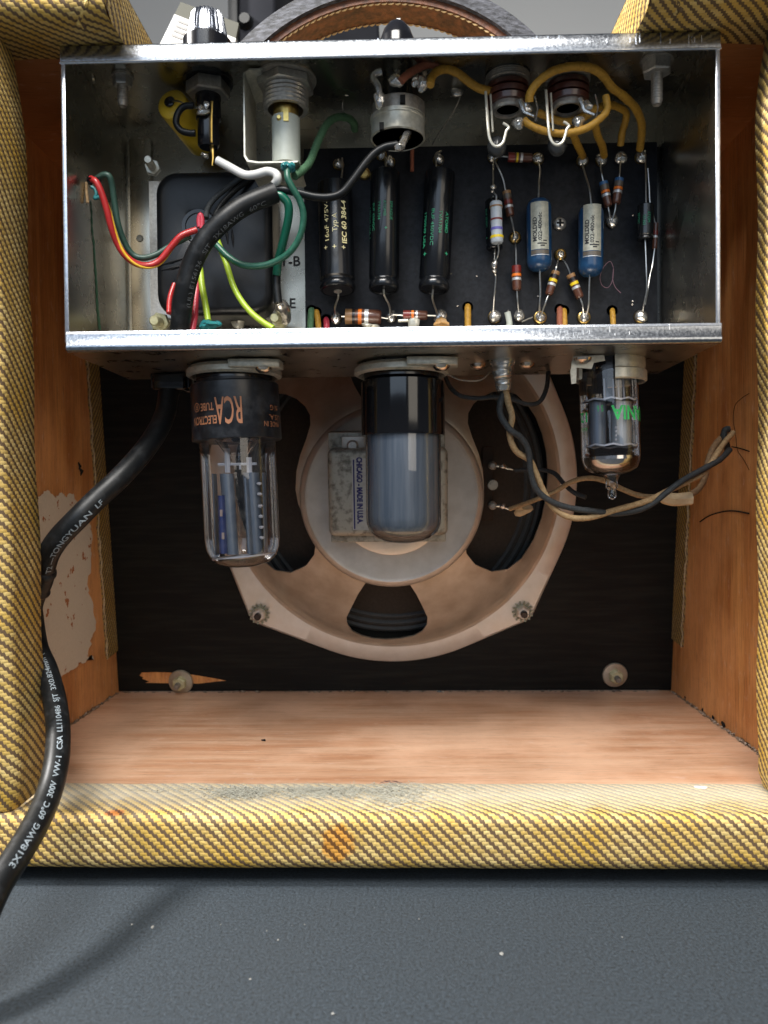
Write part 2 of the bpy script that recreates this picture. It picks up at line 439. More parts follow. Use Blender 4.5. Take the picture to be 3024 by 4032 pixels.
def wood(name, c1, c2, c3, axis, grain=1.0, rough=.5):
    t = NT(name); co = t.co()
    st = [9, 9, 9]; st[axis] = .35
    st2 = [1.6, 1.6, 1.6]; st2[axis] = .12
    a = t.noise(co, grain, 6, .65, tuple(st)); b = t.noise(co, grain, 4, .6, tuple(st2))
    bl = t.noise(co, .16, 5, .6)
    col = t.mix(t.ramp(b, [(.35, (0, 0, 0)), (.65, (1, 1, 1))]), c1, c2)
    col = t.mix(t.math('MULTIPLY', t.ramp(a, [(.5, (0, 0, 0)), (.75, (1, 1, 1))]), .7), col, c3)
    col = t.mix(t.math('MULTIPLY', t.ramp(bl, [(.45, (0, 0, 0)), (.65, (1, 1, 1))]), .55), col, tuple(min(1, x * 1.25 + .06) for x in c2))
    pr = t.noise(co, 1.7, 5, .7, tuple(14 if i != axis else .5 for i in range(3)))
    col = t.mix(t.math('MULTIPLY', t.ramp(pr, [(.57, (0, 0, 0)), (.66, (1, 1, 1))]), .6), col, tuple(x * .5 for x in c3))
    # pale scratches
    sc1 = t.noise(co, .8, 7, .75, tuple(3 if i != axis else 1.2 for i in range(3)))
    col = t.mix(t.math('MULTIPLY', t.ramp(sc1, [(.58, (0, 0, 0)), (.68, (1, 1, 1))]), .45), col, (.72, .55, .46))
    t.lk(col, t.b.inputs['Base Color'])
    t.lk(t.ramp(bl, [(.3, (rough,) * 3), (.7, (rough + .12,) * 3)]), t.b.inputs['Roughness'])
    t.bump(t.math('ADD', a, t.math('MULTIPLY', sc1, .5)), .25, .02)
    return t.m
m_floor = wood('pink_plywood', (.50, .25, .135), (.64, .40, .26), (.34, .17, .095), 0, 1.0, .30)
m_wall = wood('orange_pine', (.44, .16, .045), (.68, .32, .105), (.20, .065, .02), 2, 1.0, .40)
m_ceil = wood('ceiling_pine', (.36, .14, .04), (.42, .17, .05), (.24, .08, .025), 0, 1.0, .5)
m_baffle = pm('black_stained_baffle', (.006, .0058, .0054), (.016, .0155, .012), .9, .55, 0, .35, 2.2, stretch=(.3, 4, 4), spec=.2, lo=.45, hi=.75, detail=9)

t = NT('peeling_cream_paper'); co = t.co()
n1 = t.noise(co, 1.3, 6, .6); n2 = t.noise(co, 9, 5, .6)
col = t.mix(n2, (.60, .53, .43), (.74, .67, .56))
col = t.mix(t.ramp(n1, [(.62, (0, 0, 0)), (.64, (1, 1, 1))]), col, (.40, .15, .05))
t.lk(col, t.b.inputs['Base Color']); t.b.inputs['Roughness'].default_value = .8; t.bump(n2, .3, .02); m_paper = t.m

t = NT('charcoal_cloth'); co = t.co()
n1 = t.noise(co, 10, 4, .8); n2 = t.noise(co, .12, 4, .6); n3 = t.noise(co, 9, 2, .5)
col = t.mix(t.ramp(n1, [(.36, (0, 0, 0)), (.64, (1, 1, 1))]), (.002, .005, .008), (.038, .055, .073))
col = t.mix(t.math('MULTIPLY', t.ramp(n2, [(.35, (0, 0, 0)), (.7, (1, 1, 1))]), .35), col, (.024, .030, .036))
col = t.mix(t.math('MULTIPLY', t.ramp(n3, [(.74, (0, 0, 0)), (.8, (1, 1, 1))]), .5), col, (.2, .22, .25))
t.lk(col, t.b.inputs['Base Color']); t.b.inputs['Roughness'].default_value = .7; t.bump(n1, 1, .06); m_table = t.m

# ------------------------------------------------------------------ table and far wall
CZ = CAM.z
FL = 0.0                     # inner floor height
TABLE = -2.55
box('table_top', -120, 120, -90, 60, TABLE - 3, TABLE, m_table, kind='structure')
box('room_wall', -300, 300, 150, 154, -120, 220, m_wallg, kind='structure')
# specks of lint on the cloth
g = G()
for px, py, r in ((1095, 3700, .05), (1050, 3665, .03), (1975, 3755, .10), (985, 3855, .05), (600, 3650, .09), (520, 3640, .06), (1650, 3618, .03), (1200, 3640, .03), (2450, 3690, .04), (1310, 3990, .06), (870, 3640, .03)):
    p = PZ(px, py, TABLE + .02); g.add(*blobg(p, r * .6, (1, 1.3, .35), 7, .3))
tag(g.mk('lint_specks', m_paperw), 'tiny white lint specks scattered on the charcoal cloth', 'lint')['kind'] = 'stuff'

def Y(d): return d - 27.4
# ------------------------------------------------------------------ the cabinet
cab = thing('amplifier_cabinet', 'open backed wooden amplifier cabinet covered in yellow and brown tweed', 'amplifier cabinet', (0, 8, TABLE))
XL, XR = P(467, 2729, 45.4).x, P(2643, 2717, 45.4).x
print('walls', XL, XR)
def sweep(name, prof, a, b, axis, mat, parent, n=1, shift=None, uo=0, uvflip=False):
    """prof: list of 2D points, swept along axis from a to b; uv in centimetres along the cloth"""
    vs = []; uv = []; fs = []; L = [0]
    for i in range(1, len(prof)): L.append(L[-1] + math.dist(prof[i], prof[i - 1]))
    m = len(prof)
    for s in range(n + 1):
        t_ = a + (b - a) * s / n
        for k, (p0, p1) in enumerate(prof):
            if axis == 0: v = Vector((t_, p0, p1))
            else: v = Vector((p0, p1, t_))
            if shift: v += shift(v, t_, L[k] / L[-1])
            vs.append(v); uv.append((t_, L[k] + uo) if axis == 0 else (L[k] + uo, -t_))
    for s in range(n):
        for k in range(m - 1):
            i = s * m + k; fs.append((i, i + 1, i + 1 + m, i + m))
    return mk(name, vs, fs, mat, parent, uv=uv, auto=60)
def arc(cx, cy, r, a0, a1, n=6):
    return [(cx + r * math.cos(R(a0 + (a1 - a0) * i / n)), cy + r * math.sin(R(a0 + (a1 - a0) * i / n))) for i in range(n + 1)]
wob = lambda k: (lambda v, t_, s: Vector((0, 0, .012 * math.sin(t_ * 1.3) + .008 * math.sin(t_ * 3.7 + 1))) if k else Vector())
prof = [(Y(30.55), FL + .03), (Y(30.4), FL + .06), (Y(29.6), FL + .07), (Y(28.4), FL + .07)] + arc(Y(27.65), -.29, .35, 90, 180) + arc(Y(27.85), -1.45, .55, 180, 270) + [(Y(30), -2.0), (Y(46), -2.0)]
bot = sweep('bottom_panel', prof, -19.4, 19.2, 0, m_tw_bot, cab, 60, wob(1))
box('floor_board', XL - .1, XR + .1, Y(30.2), Y(48), -1.6, FL, m_floor, bot)
# four low feet under the bottom board
for x in (-15, 15):
    for y in (3, 16): lathe('foot', [(0, 0), (.8, 0), (.9, .55), (0, .55)], (x, y, TABLE), (0, 0, 1), m_blackp, cab, seg=16)
ZT = CZ + 16.75              # underside of the top board
# inner walls
for X, s in ((XL, -1), (XR, 1)):
    ww = box('side_panel', min(X, X + s * 1.7), max(X, X + s * 1.7), Y(29.2), Y(47.6), -1.9, ZT + 1.7, m_wall, cab)
    prof = [(X + s * 1.72, Y(47)), (X + s * 1.9, Y(46)), (X + s * 1.9, Y(29))]
    sweep('side_cloth', prof, -1.95, ZT + 1.75, 2, m_tw_side, ww, 4)
# tweed wrapped edge beside each wall (thick rear rail)
def rail(s, Xi_b, Xi_t, db, dt):
    r = .45
    H = ZT - FL
    xo = 18.9 * s
    prof = [(xo, Y(27.9)), (xo - s * .4, Y(27.35))] + [(0, 0)] * 0
    xi = Xi_b
    a = [(xi - 0 + s * r * (1 - math.sin(R(x))), Y(27.3) + r * (1 - math.cos(R(x)))) for x in (0, 18, 36, 54, 72, 90)]
    prof += a + [(xi, Y(28.8)), (xi + s * .05, Y(db - .3)), (xi + s * .25, Y(db)), (XL - .02 if s < 0 else XR + .02, Y(db))]
    def sh(v, z, k):
        tt = (z - FL) / H
        dx = (Xi_t - Xi_b) * tt * (1 if abs(v.x) < abs(xo) - 1 else 0)
        if abs(v.x) < abs(xo) - 1 and k < .95:
            if tt > .88: dx += s * .3 * ((tt - .88) / .12) ** 2
            if tt < .03: dx += s * .35 * ((.03 - tt) / .03) ** 2
            dx += .05 * math.sin(z * .9 + s)
        return Vector((dx, -1.1 * tt + (.25 * max(0, .04 - tt) / .04), 0))
    o = sweep('rear_rail', prof, FL + .12, ZT + .2, 2, m_tw_side if s < 0 else m_tw_sider, cab, 40, sh, uo=s * .1)
    return o
rail(-1, -14.0, -14.05, 30.1, 28.9)
rail(1, 13.55, 13.0, 30.1, 28.9)
# top board with the cut-out for the control panel
TT = ZT + 1.9
CXL, CXR = -10.05, 8.55
fd = 26.25
def topprof():
    return [(Y(29.1), ZT + .0), (Y(28), ZT - .04), (Y(fd + .5), ZT - .02)] + [(Y(fd) + .5 - .5 * math.sin(R(a)), ZT + .5 - .5 * math.cos(R(a))) for a in (20, 40, 60, 80, 90)] + \
           [(Y(fd) + .5 - .5 * math.cos(R(a)), TT - .5 + .5 * math.sin(R(a))) for a in (20, 45, 70, 90)] + [(Y(35), TT)]
tp = None
for xa, xb in ((-19.6, CXL), (CXR, 19.2)):
    tp = sweep('top_panel', topprof(), xa, xb, 0, m_tw_top, cab, 20, lambda v, t_, s: Vector((0, .03 * math.sin(t_ * 2), .03 * math.sin(t_ * 1.7))))
    Xe = xb if xa < 0 else xa
    s = 1 if xa < 0 else -1
    # cut end, wrapped in cloth
    y0 = Y(fd) + .05; vs = []; uv = []; fs = []
    cols = 12
    for i in range(cols + 1):
        y = y0 + (Y(34.9) - y0) * i / cols
        zz = [ZT + (.35 if i == 0 else .0), ZT + .4, ZT + .95, TT - .4, TT - (.35 if i == 0 else 0)]
        for k, z in enumerate(zz):
            bulge = s * (.10 * math.sin(PI * k / 4))
            vs.append((Xe + bulge, y, z)); uv.append((y, z))
    for i in range(cols):
        for k in range(4):
            a = i * 5 + k; fs.append((a, a + 1, a + 6, a + 5))
    mk('folded_end', vs, fs, m_tw_top, tp, uv=uv)
    # puckered fold of cloth at the corner
    xf = Xe - s * .55
    pts = [Vector((Xe - s * 1.0 - s * 0.05 * i, Y(fd + .9 - .16 * i), ZT - .05 + .0 * i + (.02 * i) ** 1)) for i in range(3)] + [Vector((xf - s * .1, Y(fd) + .12, ZT + .25)), Vector((xf + s * .15, Y(fd) - .02, ZT + .6)), Vector((xf + s * .3, Y(fd) - .03, ZT + 1.0))]
    vv, ff = tubeg(catmull(pts, 5), [.05 + .05 * math.sin(i * .9) ** 2 for i in range(26)], 8)
    mk('cloth_fold', vv, ff, m_tw_top, tp, uv=[(v.x, v.z) for v in vv])
box('ceiling_board', XL - .1, XR + .1, Y(34.7), Y(46), ZT + .03, TT - .1, m_ceil, cab)
for xa, xb in ((XL - .1, CXL - .1), (CXR + .1, XR + .1)):
    box('ceiling_board', xa, xb, Y(28.6), Y(34.7), ZT + .03, TT - .1, m_ceil, cab)
sweep('top_cloth', [(Y(34.9), TT), (Y(44), TT), (Y(44.2), TT - 1)], -19, 18.6, 0, m_tw_top, cab)

# baffle, leaning back towards the bottom
TH = math.atan(.135)
BB = Vector((0, Y(45.4), 0))                   # foot of the baffle plane
en = Vector((0, -math.cos(TH), -math.sin(TH)))
eu = Vector((0, -math.sin(TH), math.cos(TH)))
ex = Vector((1, 0, 0))
def Bp(px, py, n=0):                           # pixel -> point on the plane n cm in front of the baffle
    v = ray(px, py); o = BB + en * n
    return CAM + v * ((o - CAM).dot(en) / v.dot(en))
vs = [];
for n in (0, -1.6):
    for x, u in ((XL + .02, .06), (XR - .02, .06), (XR - .02, 29), (XL + .02, 29)):
        vs.append(BB + ex * x + eu * u + en * n)
baf = mk('baffle_board', vs, [(0, 1, 2, 3), (7, 6, 5, 4), (0, 4, 5, 1), (1, 5, 6, 2), (2, 6, 7, 3), (3, 7, 4, 0)], m_baffle, cab, smooth=False)
# cloth wrapped round the baffle's long edges, turning on to the walls, with a frayed rim
for X, s, ub in ((XL, 1, 2.6), (XR, -1, 3.2)):
    vs = []; uv = []; fs = []
    N = 60
    for i in range(N + 1):
        u = ub + (28.2 - ub) * i / N
        w_ = 1.55 + .10 * math.sin(i * 1.7) * math.sin(i * .6) + random.uniform(-.03, .05)
        for k, nn in enumerate((0.02, w_ * .5, w_)):
            vs.append(BB + ex * (X + s * (.14 if k < 2 else .08)) + eu * u + en * nn); uv.append((nn, -u))
        vs.append(BB + ex * (X + s * .01) + eu * u + en * (w_ + .01)); uv.append((w_ + .1, -u))
    for i in range(N):
        for k in range(3):
            a = i * 4 + k; fs.append((a, a + 1, a + 5, a + 4))
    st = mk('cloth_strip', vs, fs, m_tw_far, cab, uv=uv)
    pts = [BB + ex * (X + s * (.10 + random.uniform(0, .06))) + eu * (ub + (28.2 - ub) * i / 90) + en * (1.58 + .10 * math.sin(i * 1.13) * math.sin(i * .4) + random.uniform(-.04, .06)) for i in range(91)]
    mk('frayed_edge', *tubeg(pts, [.025 + .03 * random.random() for _ in pts], 5), m_fray, st)
# bare wood scar and gap under the baffle
def flat(name, outline, mat, parent, fn, **k):
    vs = [fn(x, y) for x, y in outline]
    return mk(name, vs, [tuple(range(len(vs)))], mat, parent, smooth=False, **k)
flat('bare_wood_scar', [q('L', *p) for p in ((912, 432), (925, 412), (1010, 409), (1100, 411), (1200, 418), (1300, 432), (1400, 449), (1478, 465), (1400, 472), (1300, 484), (1150, 482), (950, 479), (975, 470), (930, 452), (935, 442))], m_wall, baf, lambda x, y: Bp(x, y, .02))
# lint and grit lying along the inside joints
g = G()
for i in range(150):
    x = random.uniform(XL + .3, XR - .3); r = random.uniform(.02, .07)
    g.add(*blobg((x, Y(45.4) - random.uniform(0, .22), random.uniform(.0, .06)), r, (1.8, 1, .6), 6, .4))
for i in range(110):
    s = random.random()
    for X, k in ((XL, 1), (XR, -1)):
        g.add(*blobg((X + k * random.uniform(.0, .14), Y(31 + 14 * s), random.uniform(0, .12)), random.uniform(.02, .075), (1, 1.3, .7), 6, .4))
g.mk('joint_grit', pm('joint_grit_brown', (.10, .06, .04), (.50, .40, .32), 3, .9), cab, kind='stuff')
# a ragged glue line at both floor joints
for X, k in ((XL, 1), (XR, -1)):
    vs = []; fs = []
    N = 70
    for i in range(N + 1):
        y = Y(30.5 + 14.8 * i / N); vs += [(X + k * .012, y, .03 + .16 * random.random() ** 2), (X + k * .012, y, 0.006), (X + k * (.05 + .18 * random.random() ** 2), y, .006)]
    for i in range(N):
        a = i * 3; fs += [(a, a + 1, a + 4, a + 3), (a + 1, a + 2, a + 5, a + 4)]
    mk('glue_line', vs, fs, pm('glue_brown', (.20, .11, .06), (.42, .30, .2), 2.5, .8), cab)
# black chip holes of the right joint
g = G()
for px, py, r in ((2848, 2853, .17), (2808, 2825, .12), (2766, 2795, .09), (2944, 2931, .12), (2912, 2918, .07), (2697, 2745, .08), (176, 2952, .1)):
    X = XR - .02 if px > 1500 else XL + .02
    p = PX(px, py, X)
    g.add(*blobg(p, r, (.15, 1.2, .8), 8, .3))
g.mk('splintered_gaps', m_hole, cab, kind='stuff')
# knot-like cracks of the left wall
for pts in ([(525, 885), (535, 915), (530, 925), (545, 945), (541, 975)],):
    p = [PX(*q('J', *a), XL + .02) for a in pts]
    mk('wood_crack', *tubeg(p, [.03, .10, .05, .13, .02], 6), m_hole, cab)
for pts, r in (([(1323, 945), (1370, 915), (1440, 895), (1500, 893), (1565, 905)], .035), ([(1480, 575), (1520, 583), (1566, 598)], .025)):
    p = [PX(*q('I', *a), XR - .02) for a in pts]
    mk('wood_crack', *tubeg(catmull(p, 4), r, 5), m_hole, cab)
# paper remains glued to the left wall
out = [q('J', *a) for a in ((215, 1165), (240, 1150), (262, 1112), (290, 1090), (318, 1078), (345, 1100), (370, 1125), (395, 1095), (420, 1092), (445, 1120), (462, 1085), (490, 1100), (505, 1125), (530, 1165), (560, 1200), (585, 1250), (612, 1330), (618, 1430), (606, 1500), (612, 1590), (590, 1680), (596, 1760), (630, 1850), (637, 1950), (642, 2020), (610, 2080), (600, 2140), (580, 2190), (625, 2212))] + \
      [q('L', *a) for a in ((605, 300), (585, 335), (540, 352), (500, 375), (470, 398), (440, 412), (400, 445), (330, 470), (200, 470))] + [q('J', *a) for a in ((150, 2000), (150, 1400))]
oc = [(x + random.uniform(-5, 5), y + random.uniform(-5, 5)) for k in range(len(out)) for x, y in [(out[k][0] * (1 - f) + out[(k + 1) % len(out)][0] * f, out[k][1] * (1 - f) + out[(k + 1) % len(out)][1] * f) for f in (0, .33, .66)]]
n = len(oc); vs = [PX(x, y, XL + .055) for x, y in oc] + [PX(x, y, XL + .001) for x, y in oc]
mk('paper_remnant', vs, [tuple(range(n))] + [(i, (i + 1) % n, n + (i + 1) % n, n + i) for i in range(n)], m_paper, cab, smooth=False)
# smudge and flakes on the floor board
flat('printed_smudge', [q('S', *a) for a in ((1488, 3088), (1515, 3072), (1560, 3074), (1592, 3085), (1580, 3098), (1550, 3100), (1520, 3094))], pm('smudge_brown', (.16, .09, .07), (.5, .3, .2), 6, .7, lo=.45, hi=.55), cab, lambda x, y: PZ(x, y, .008))
# dust fluff on the inner lip
g = G()
for i in range(2600):
    a = random.choices([0, 1, 2, 3], [5, 6, 4, 5])[0]
    cx, cy, sx, sy = [(950, 3122, 60, 12), (1290, 3120, 110, 13), (1560, 3128, 60, 26), (1180, 3110, 330, 6)][a]
    px = random.gauss(cx, sx); py = random.gauss(cy, sy)
    p = PZ(px, max(3085, py), .06 + random.uniform(0, .12))
    dv = Vector((random.uniform(-1, 1), random.uniform(-1, 1), random.uniform(-.3, .4))).normalized() * random.uniform(.06, .22)
    dv2 = dv.cross(Vector((0, 0, 1))) * .3
    g.add(*tubeg([p - dv, p + dv2, p + dv], .008, 3))
tag(g.mk('dust_fluff', m_lint), 'grey fluff caught along the inner lip of the tweed bottom edge', 'dust')['kind'] = 'stuff'
tag(mk('plastic_flake', *blobg(PZ(2757, 3102, .05), .24, (1, .6, .3), 10, .3), pm('clear_flake', (.72, .7, .68), rough=.3)), 'small whitish flake lying on the floor board near the right edge', 'flake')
tag(mk('dark_chip', *blobg(PZ(1038, 2914, .04), .09, (1.2, .8, .5), 7, .4), m_hole), 'tiny black chip on the left part of the wooden floor', 'chip')
tag(mk('white_crumb', *blobg(Bp(1730, 2724, .15), .12, (1.3, .8, .8), 8, .3), m_paperw), 'white crumb lying at the foot of the black baffle', 'crumb')
tag(mk('hair_strand', *tubeg(catmull([PX(*q('I', *a), XR - .03) for a in ((1566, 312), (1530, 335), (1495, 375), (1488, 450), (1500, 520), (1508, 590), (1540, 640), (1566, 690))], 6), .012, 4), m_hole), 'fine dark hair stuck to the right wooden wall', 'hair')

# carrying handle arch
hc = Vector((P(1526, 150, 34.5).x, 0, CZ + 13.9))
def harc(r, d, a0=22, a1=158, n=48): return [hc + Vector((r * math.cos(R(a0 + (a1 - a0) * i / n)), Y(d), r * math.sin(R(a0 + (a1 - a0) * i / n)))) for i in range(n + 1)]
def strip(name, A, B, Cc_, D_, mat, parent):
    vs = []; fs = []
    for a, b, c, d in zip(A, B, Cc_, D_): vs += [a, b, c, d]
    for i in range(len(A) - 1):
        for k in range(4):
            a, b = i * 4 + k, i * 4 + (k + 1) % 4
            fs.append((a, b, b + 4, a + 4))
    return mk(name, vs, fs, mat, parent)
hd = strip('handle', harc(8.0, 34.2), harc(8.0, 35.8), harc(8.6, 35.7), harc(8.6, 34.3), m_leather, cab)
strip('handle_cover', harc(8.3, 34.0), harc(8.35, 36.0), harc(9.12, 35.9), harc(9.12, 34.2), m_leatherk, hd)
for d in (34.28, 35.72):
    g = G(); n = 62
    for i in range(n):
        a = R(24 + 132 * i / n); b = R(24 + 132 * (i + .82) / n)
        p0 = hc + Vector((7.97 * math.cos(a), Y(d), 7.97 * math.sin(a))); p1 = hc + Vector((7.97 * math.cos(b), Y(d) + .06, 7.97 * math.sin(b)))
        g.add(*tubeg([p0, (p0 + p1) / 2 * 1.0 + Vector((0, 0, -.02)), p1], [.025, .045, .025], 6))
    g.mk('stitching', m_stitch, hd)

# baffle bolts with washers
for (px, py), nm in ((q('L', 1183, 470), 'left'), (q('M', 680, 577), 'right')):
    c = Bp(px, py, .05)
    t = thing('baffle_bolt', 'round washer and brass nut at the %s foot of the black baffle' % ('left' if nm == 'left' else 'right'), 'bolt', c, 'washer bolts along the baffle foot')
    lathe('washer', [(0, 0), (.72, 0), (.74, .05), (.70, .14), (.45, .2), (0, .2)], c, en, pm('washer_tan', (.42, .37, .29), (.5, .45, .36), 3, .4, .7), t, seg=28)
    lathe('nut', [(.42, .2), (.42, .5), (.36, .56), (0, .56)], c, en, m_zinc, t, seg=6)
    lathe('bolt_end', [(.17, .5), (.17, .95), (.13, 1.0), (0, 1.0)], c + ex * (-.02), en, m_thread, t, seg=14)

# ------------------------------------------------------------------ loudspeaker
S0 = Bp(1542, 1906, 0)
def SL(x, u, n): return S0 + ex * x + eu * u + en * n
spk = thing('loudspeaker', 'round eight inch loudspeaker with tan metal basket bolted to the black baffle', 'loudspeaker', S0)
RB = 10.42
circ = [(RB * math.cos(R(a)), RB * math.sin(R(a))) for a in range(0, 360, 2)]
ear_c = []
for px, py in ((1022, 2416), (2057, 2407)):
    p = Bp(px, py, .3) - S0; k = (p.x, p.dot(eu)); ear_c += [(k[0] * .985, k[1] * .985), (k[0] * .985, -k[1] * .985)]
print('ears', ear_c)
pts = circ + [(x + .78 * math.cos(R(a)), y + .78 * math.sin(R(a))) for x, y in ear_c for a in range(0, 360, 15)]
def hull(p):
    p = sorted(set(p)); lo = []
    cr = lambda o, a, b: (a[0] - o[0]) * (b[1] - o[1]) - (a[1] - o[1]) * (b[0] - o[0])
    for x in p:
        while len(lo) > 1 and cr(lo[-2], lo[-1], x) <= 0: lo.pop()
        lo.append(x)
    up = []
    for x in reversed(p):
        while len(up) > 1 and cr(up[-2], up[-1], x) <= 0: up.pop()
        up.append(x)
    return lo[:-1] + up[:-1]
hl = hull(pts)
def rad(th):
    dx, dy = math.cos(th), math.sin(th); best = 0
    for i in range(len(hl)):
        a = hl[i]; b = hl[(i + 1) % len(hl)]
        ex_, ey_ = b[0] - a[0], b[1] - a[1]; den = dx * ey_ - dy * ex_
        if abs(den) < 1e-9: continue
        t_ = (a[0] * ey_ - a[1] * ex_) / den; s_ = (a[0] * dy - a[1] * dx) / den
        if t_ > 0 and -1e-6 <= s_ <= 1 + 1e-6: best = max(best, t_)
    return best
vs = []; fs = []; N = 240
for i in range(N):
    th = 2 * PI * i / N; ro = rad(th)
    for r, n in ((9.1, .1), (9.3, .34), (9.42, .36), (ro - .12, .36), (ro, .26), (ro, .02)): vs.append(SL(r * math.cos(th), r * math.sin(th), n))
for i in range(N):
    for k in range(5):
        a = i * 6 + k; b = ((i + 1) % N) * 6 + k; fs.append((a, a + 1, b + 1, b))
mk('mounting_flange', vs, fs, m_flange, spk)
# basket profile (r, n), drawn as revolved shell and pierced by the windows
BP = [(9.55, .34), (9.3, .42), (9.1, .78), (8.75, 1.2), (8.15, 1.8), (7.2, 2.55), (6.3, 3.25), (5.5, 3.75), (5.0, 4.05), (4.6, 4.25), (3.0, 4.3)]
def bn(r):
    for (r0, n0), (r1, n1) in zip(BP, BP[1:]):
        if r1 <= r <= r0: return n0 + (n1 - n0) * (r0 - r) / (r0 - r1)
    return .34 if r > 9.3 else 4.3
def on_basket(px, py):
    n = 2.0
    for _ in range(25):
        p = Bp(px, py, n) - S0; r = math.hypot(p.x, p.dot(eu)); n = .5 * n + .5 * bn(r)
    return p.x, p.dot(eu)
def shell():
    prof = [(r, n) for r, n in BP] + [(r - .02, n - .16) for r, n in reversed(BP)]
    vs = []; fs = []; N = 180; m = len(prof)
    for i in range(N):
        th = 2 * PI * i / N
        for r, n in prof: vs.append(SL(r * math.cos(th), r * math.sin(th), n))
    for i in range(N):
        for k in range(m):
            fs.append((i * m + k, i * m + (k + 1) % m, ((i + 1) % N) * m + (k + 1) % m, ((i + 1) % N) * m + k))
    return vs, fs
ob = mk('basket', *shell(), m_basket, spk)
rw = [on_basket(*q('I', *a)) for a in ((300, 305), (245, 330), (205, 365), (180, 410), (178, 460), (200, 530), (232, 610), (252, 690), (258, 780), (246, 850), (220, 915), (180, 980), (162, 1040), (172, 1105), (215, 1158), (295, 1192), (375, 1180), (445, 1125), (505, 1030), (545, 920), (568, 800), (574, 700), (566, 600), (545, 510), (515, 430), (475, 370), (420, 318), (360, 297))]
cxm = sum(p[0] for p in (on_basket(841 * 1.8228, 1900),))
lw = [(2 * cxm - x, y) for x, y in rw]
bw = [on_basket(*q('K', *a)) for a in ((855, 178), (905, 184), (945, 205), (975, 250), (1000, 300), (1020, 345), (1018, 372), (998, 400), (965, 418), (905, 430), (855, 433), (800, 430), (750, 418), (712, 400), (692, 372), (688, 345), (710, 300), (735, 250), (765, 205), (805, 184))]
cy0 = 0
tw = [(x, -y) for x, y in bw]
cuts = []
for w_ in (rw, lw, bw, tw):
    n = len(w_); vs = [SL(x, u, -1) for x, u in w_] + [SL(x, u, 7) for x, u in w_]
    fs = [tuple(range(n)), tuple(range(2 * n - 1, n - 1, -1))] + [(i, n + i, n + (i + 1) % n, (i + 1) % n) for i in range(n)]
    c = mk('cutter', vs, fs, m_basket, None, smooth=False); cuts.append(c)
    md = ob.modifiers.new('w', 'BOOLEAN'); md.operation = 'DIFFERENCE'; md.object = c; md.solver = 'EXACT'
bpy.context.view_layer.update()
ev = ob.evaluated_get(bpy.context.evaluated_depsgraph_get())
nm_ = bpy.data.meshes.new_from_object(ev)
ob.modifiers.clear(); ob.data = nm_
for c in cuts: bpy.data.objects.remove(c)
# rolled rims of the windows
def slathe(name, prof, mat, par, seg=96, cx=0, cy=0, **k):
    vs = []; fs = []; m = len(prof)
    for i in range(seg):
        th = 2 * PI * i / seg
        for r, n in prof: vs.append(SL(cx + r * math.cos(th), cy + r * math.sin(th), n))
    for i in range(seg):
        for kk in range(m - 1):
            a = i * m + kk; b = ((i + 1) % seg) * m + kk; fs.append((a, a + 1, b + 1, b))
    if prof[-1][0] > .01: fs.append(tuple(i * m + m - 1 for i in range(seg)))
    return mk(name, vs, fs, mat, par, **k)
slathe('cone', [(8.4, .5), (7.9, .75), (7.7, .68), (7.2, 1.0), (3.0, 3.4), (2.6, 3.5)], m_cone, spk)
for r0, n0 in ((8.35, .52), (7.95, .66), (7.5, .82)):
    slathe('cone_corrugation', [(r0 + .2, n0 - .1), (r0 + .1, n0 + .12), (r0, n0 + .18), (r0 - .1, n0 + .12), (r0 - .2, n0)], m_surr, spk)
dcx, dcy = .05, -.15
disc = slathe('magnet_plate', [(4.75, 3.9), (4.72, 4.45), (4.6, 4.62), (4.4, 4.7), (4.25, 4.64), (2.6, 4.64), (2.5, 4.5), (.1, 4.5)], m_disc, spk, cx=dcx, cy=dcy)
slathe('inner_ring', [(2.85, 4.5), (2.85, 4.85), (2.75, 4.9), (2.2, 4.9), (2.1, 4.7)], m_flange, spk, cx=dcx, cy=dcy - .1)
# magnet yoke: measured on the plane 6.5 cm in front of the baffle
def YK(px, py, n): p = Bp(px, py, n) - S0; return p.x, p.dot(eu)
def sbox(name, x0, x1, u0, u1, n0, n1, mat, par, bev=.1, seg=3):
    vs = [SL(x, u, n) for x in (x0, x1) for u in (u0, u1) for n in (n0, n1)]
    o = mk(name, vs, boxg(0, 1, 0, 1, 0, 1)[1], mat, par, smooth=False)
    if bev: bevel(o, bev, seg)
    return o
a0_, b0_ = YK(*q('H', 210, 985), 6.6); a1_, b1_ = YK(*q('H', 1335, 1795), 6.6)
mg = sbox('magnet_cover', a0_, a1_, b1_, b0_, 4.7, 6.9, m_magnet, spk, .32, 4)
t0, u0_ = YK(*q('H', 215, 835), 6.2); t1, u1_ = YK(*q('H', 1310, 985), 6.2)
yk = sbox('yoke_plate', t0, t1, u1_, u0_, 4.7, 6.2, m_magnet, spk, .05)
t0, u0_ = YK(*q('H', 245, 1795), 6.1); t1, u1_ = YK(*q('H', 1318, 1855), 6.1)
sbox('yoke_plate', t0, t1, u1_, u0_, 4.7, 6.1, m_magnet, spk, .05)
t0, u0_ = YK(*q('H', 345, 875), 6.35); t1, u1_ = YK(*q('H', 560, 975), 6.35)
sbox('yoke_tab', t0, t1, u1_ - .1, u0_, 6.0, 6.35, m_disc, yk, .03)
c_, d_ = YK(*q('H', 445, 960), 6.5)
mk('yoke_screw', *latheg([(.28, 0), (.28, .3), (.2, .38), (.0, .38)], SL(c_, d_, 6.2), en, 16), m_steel, yk)
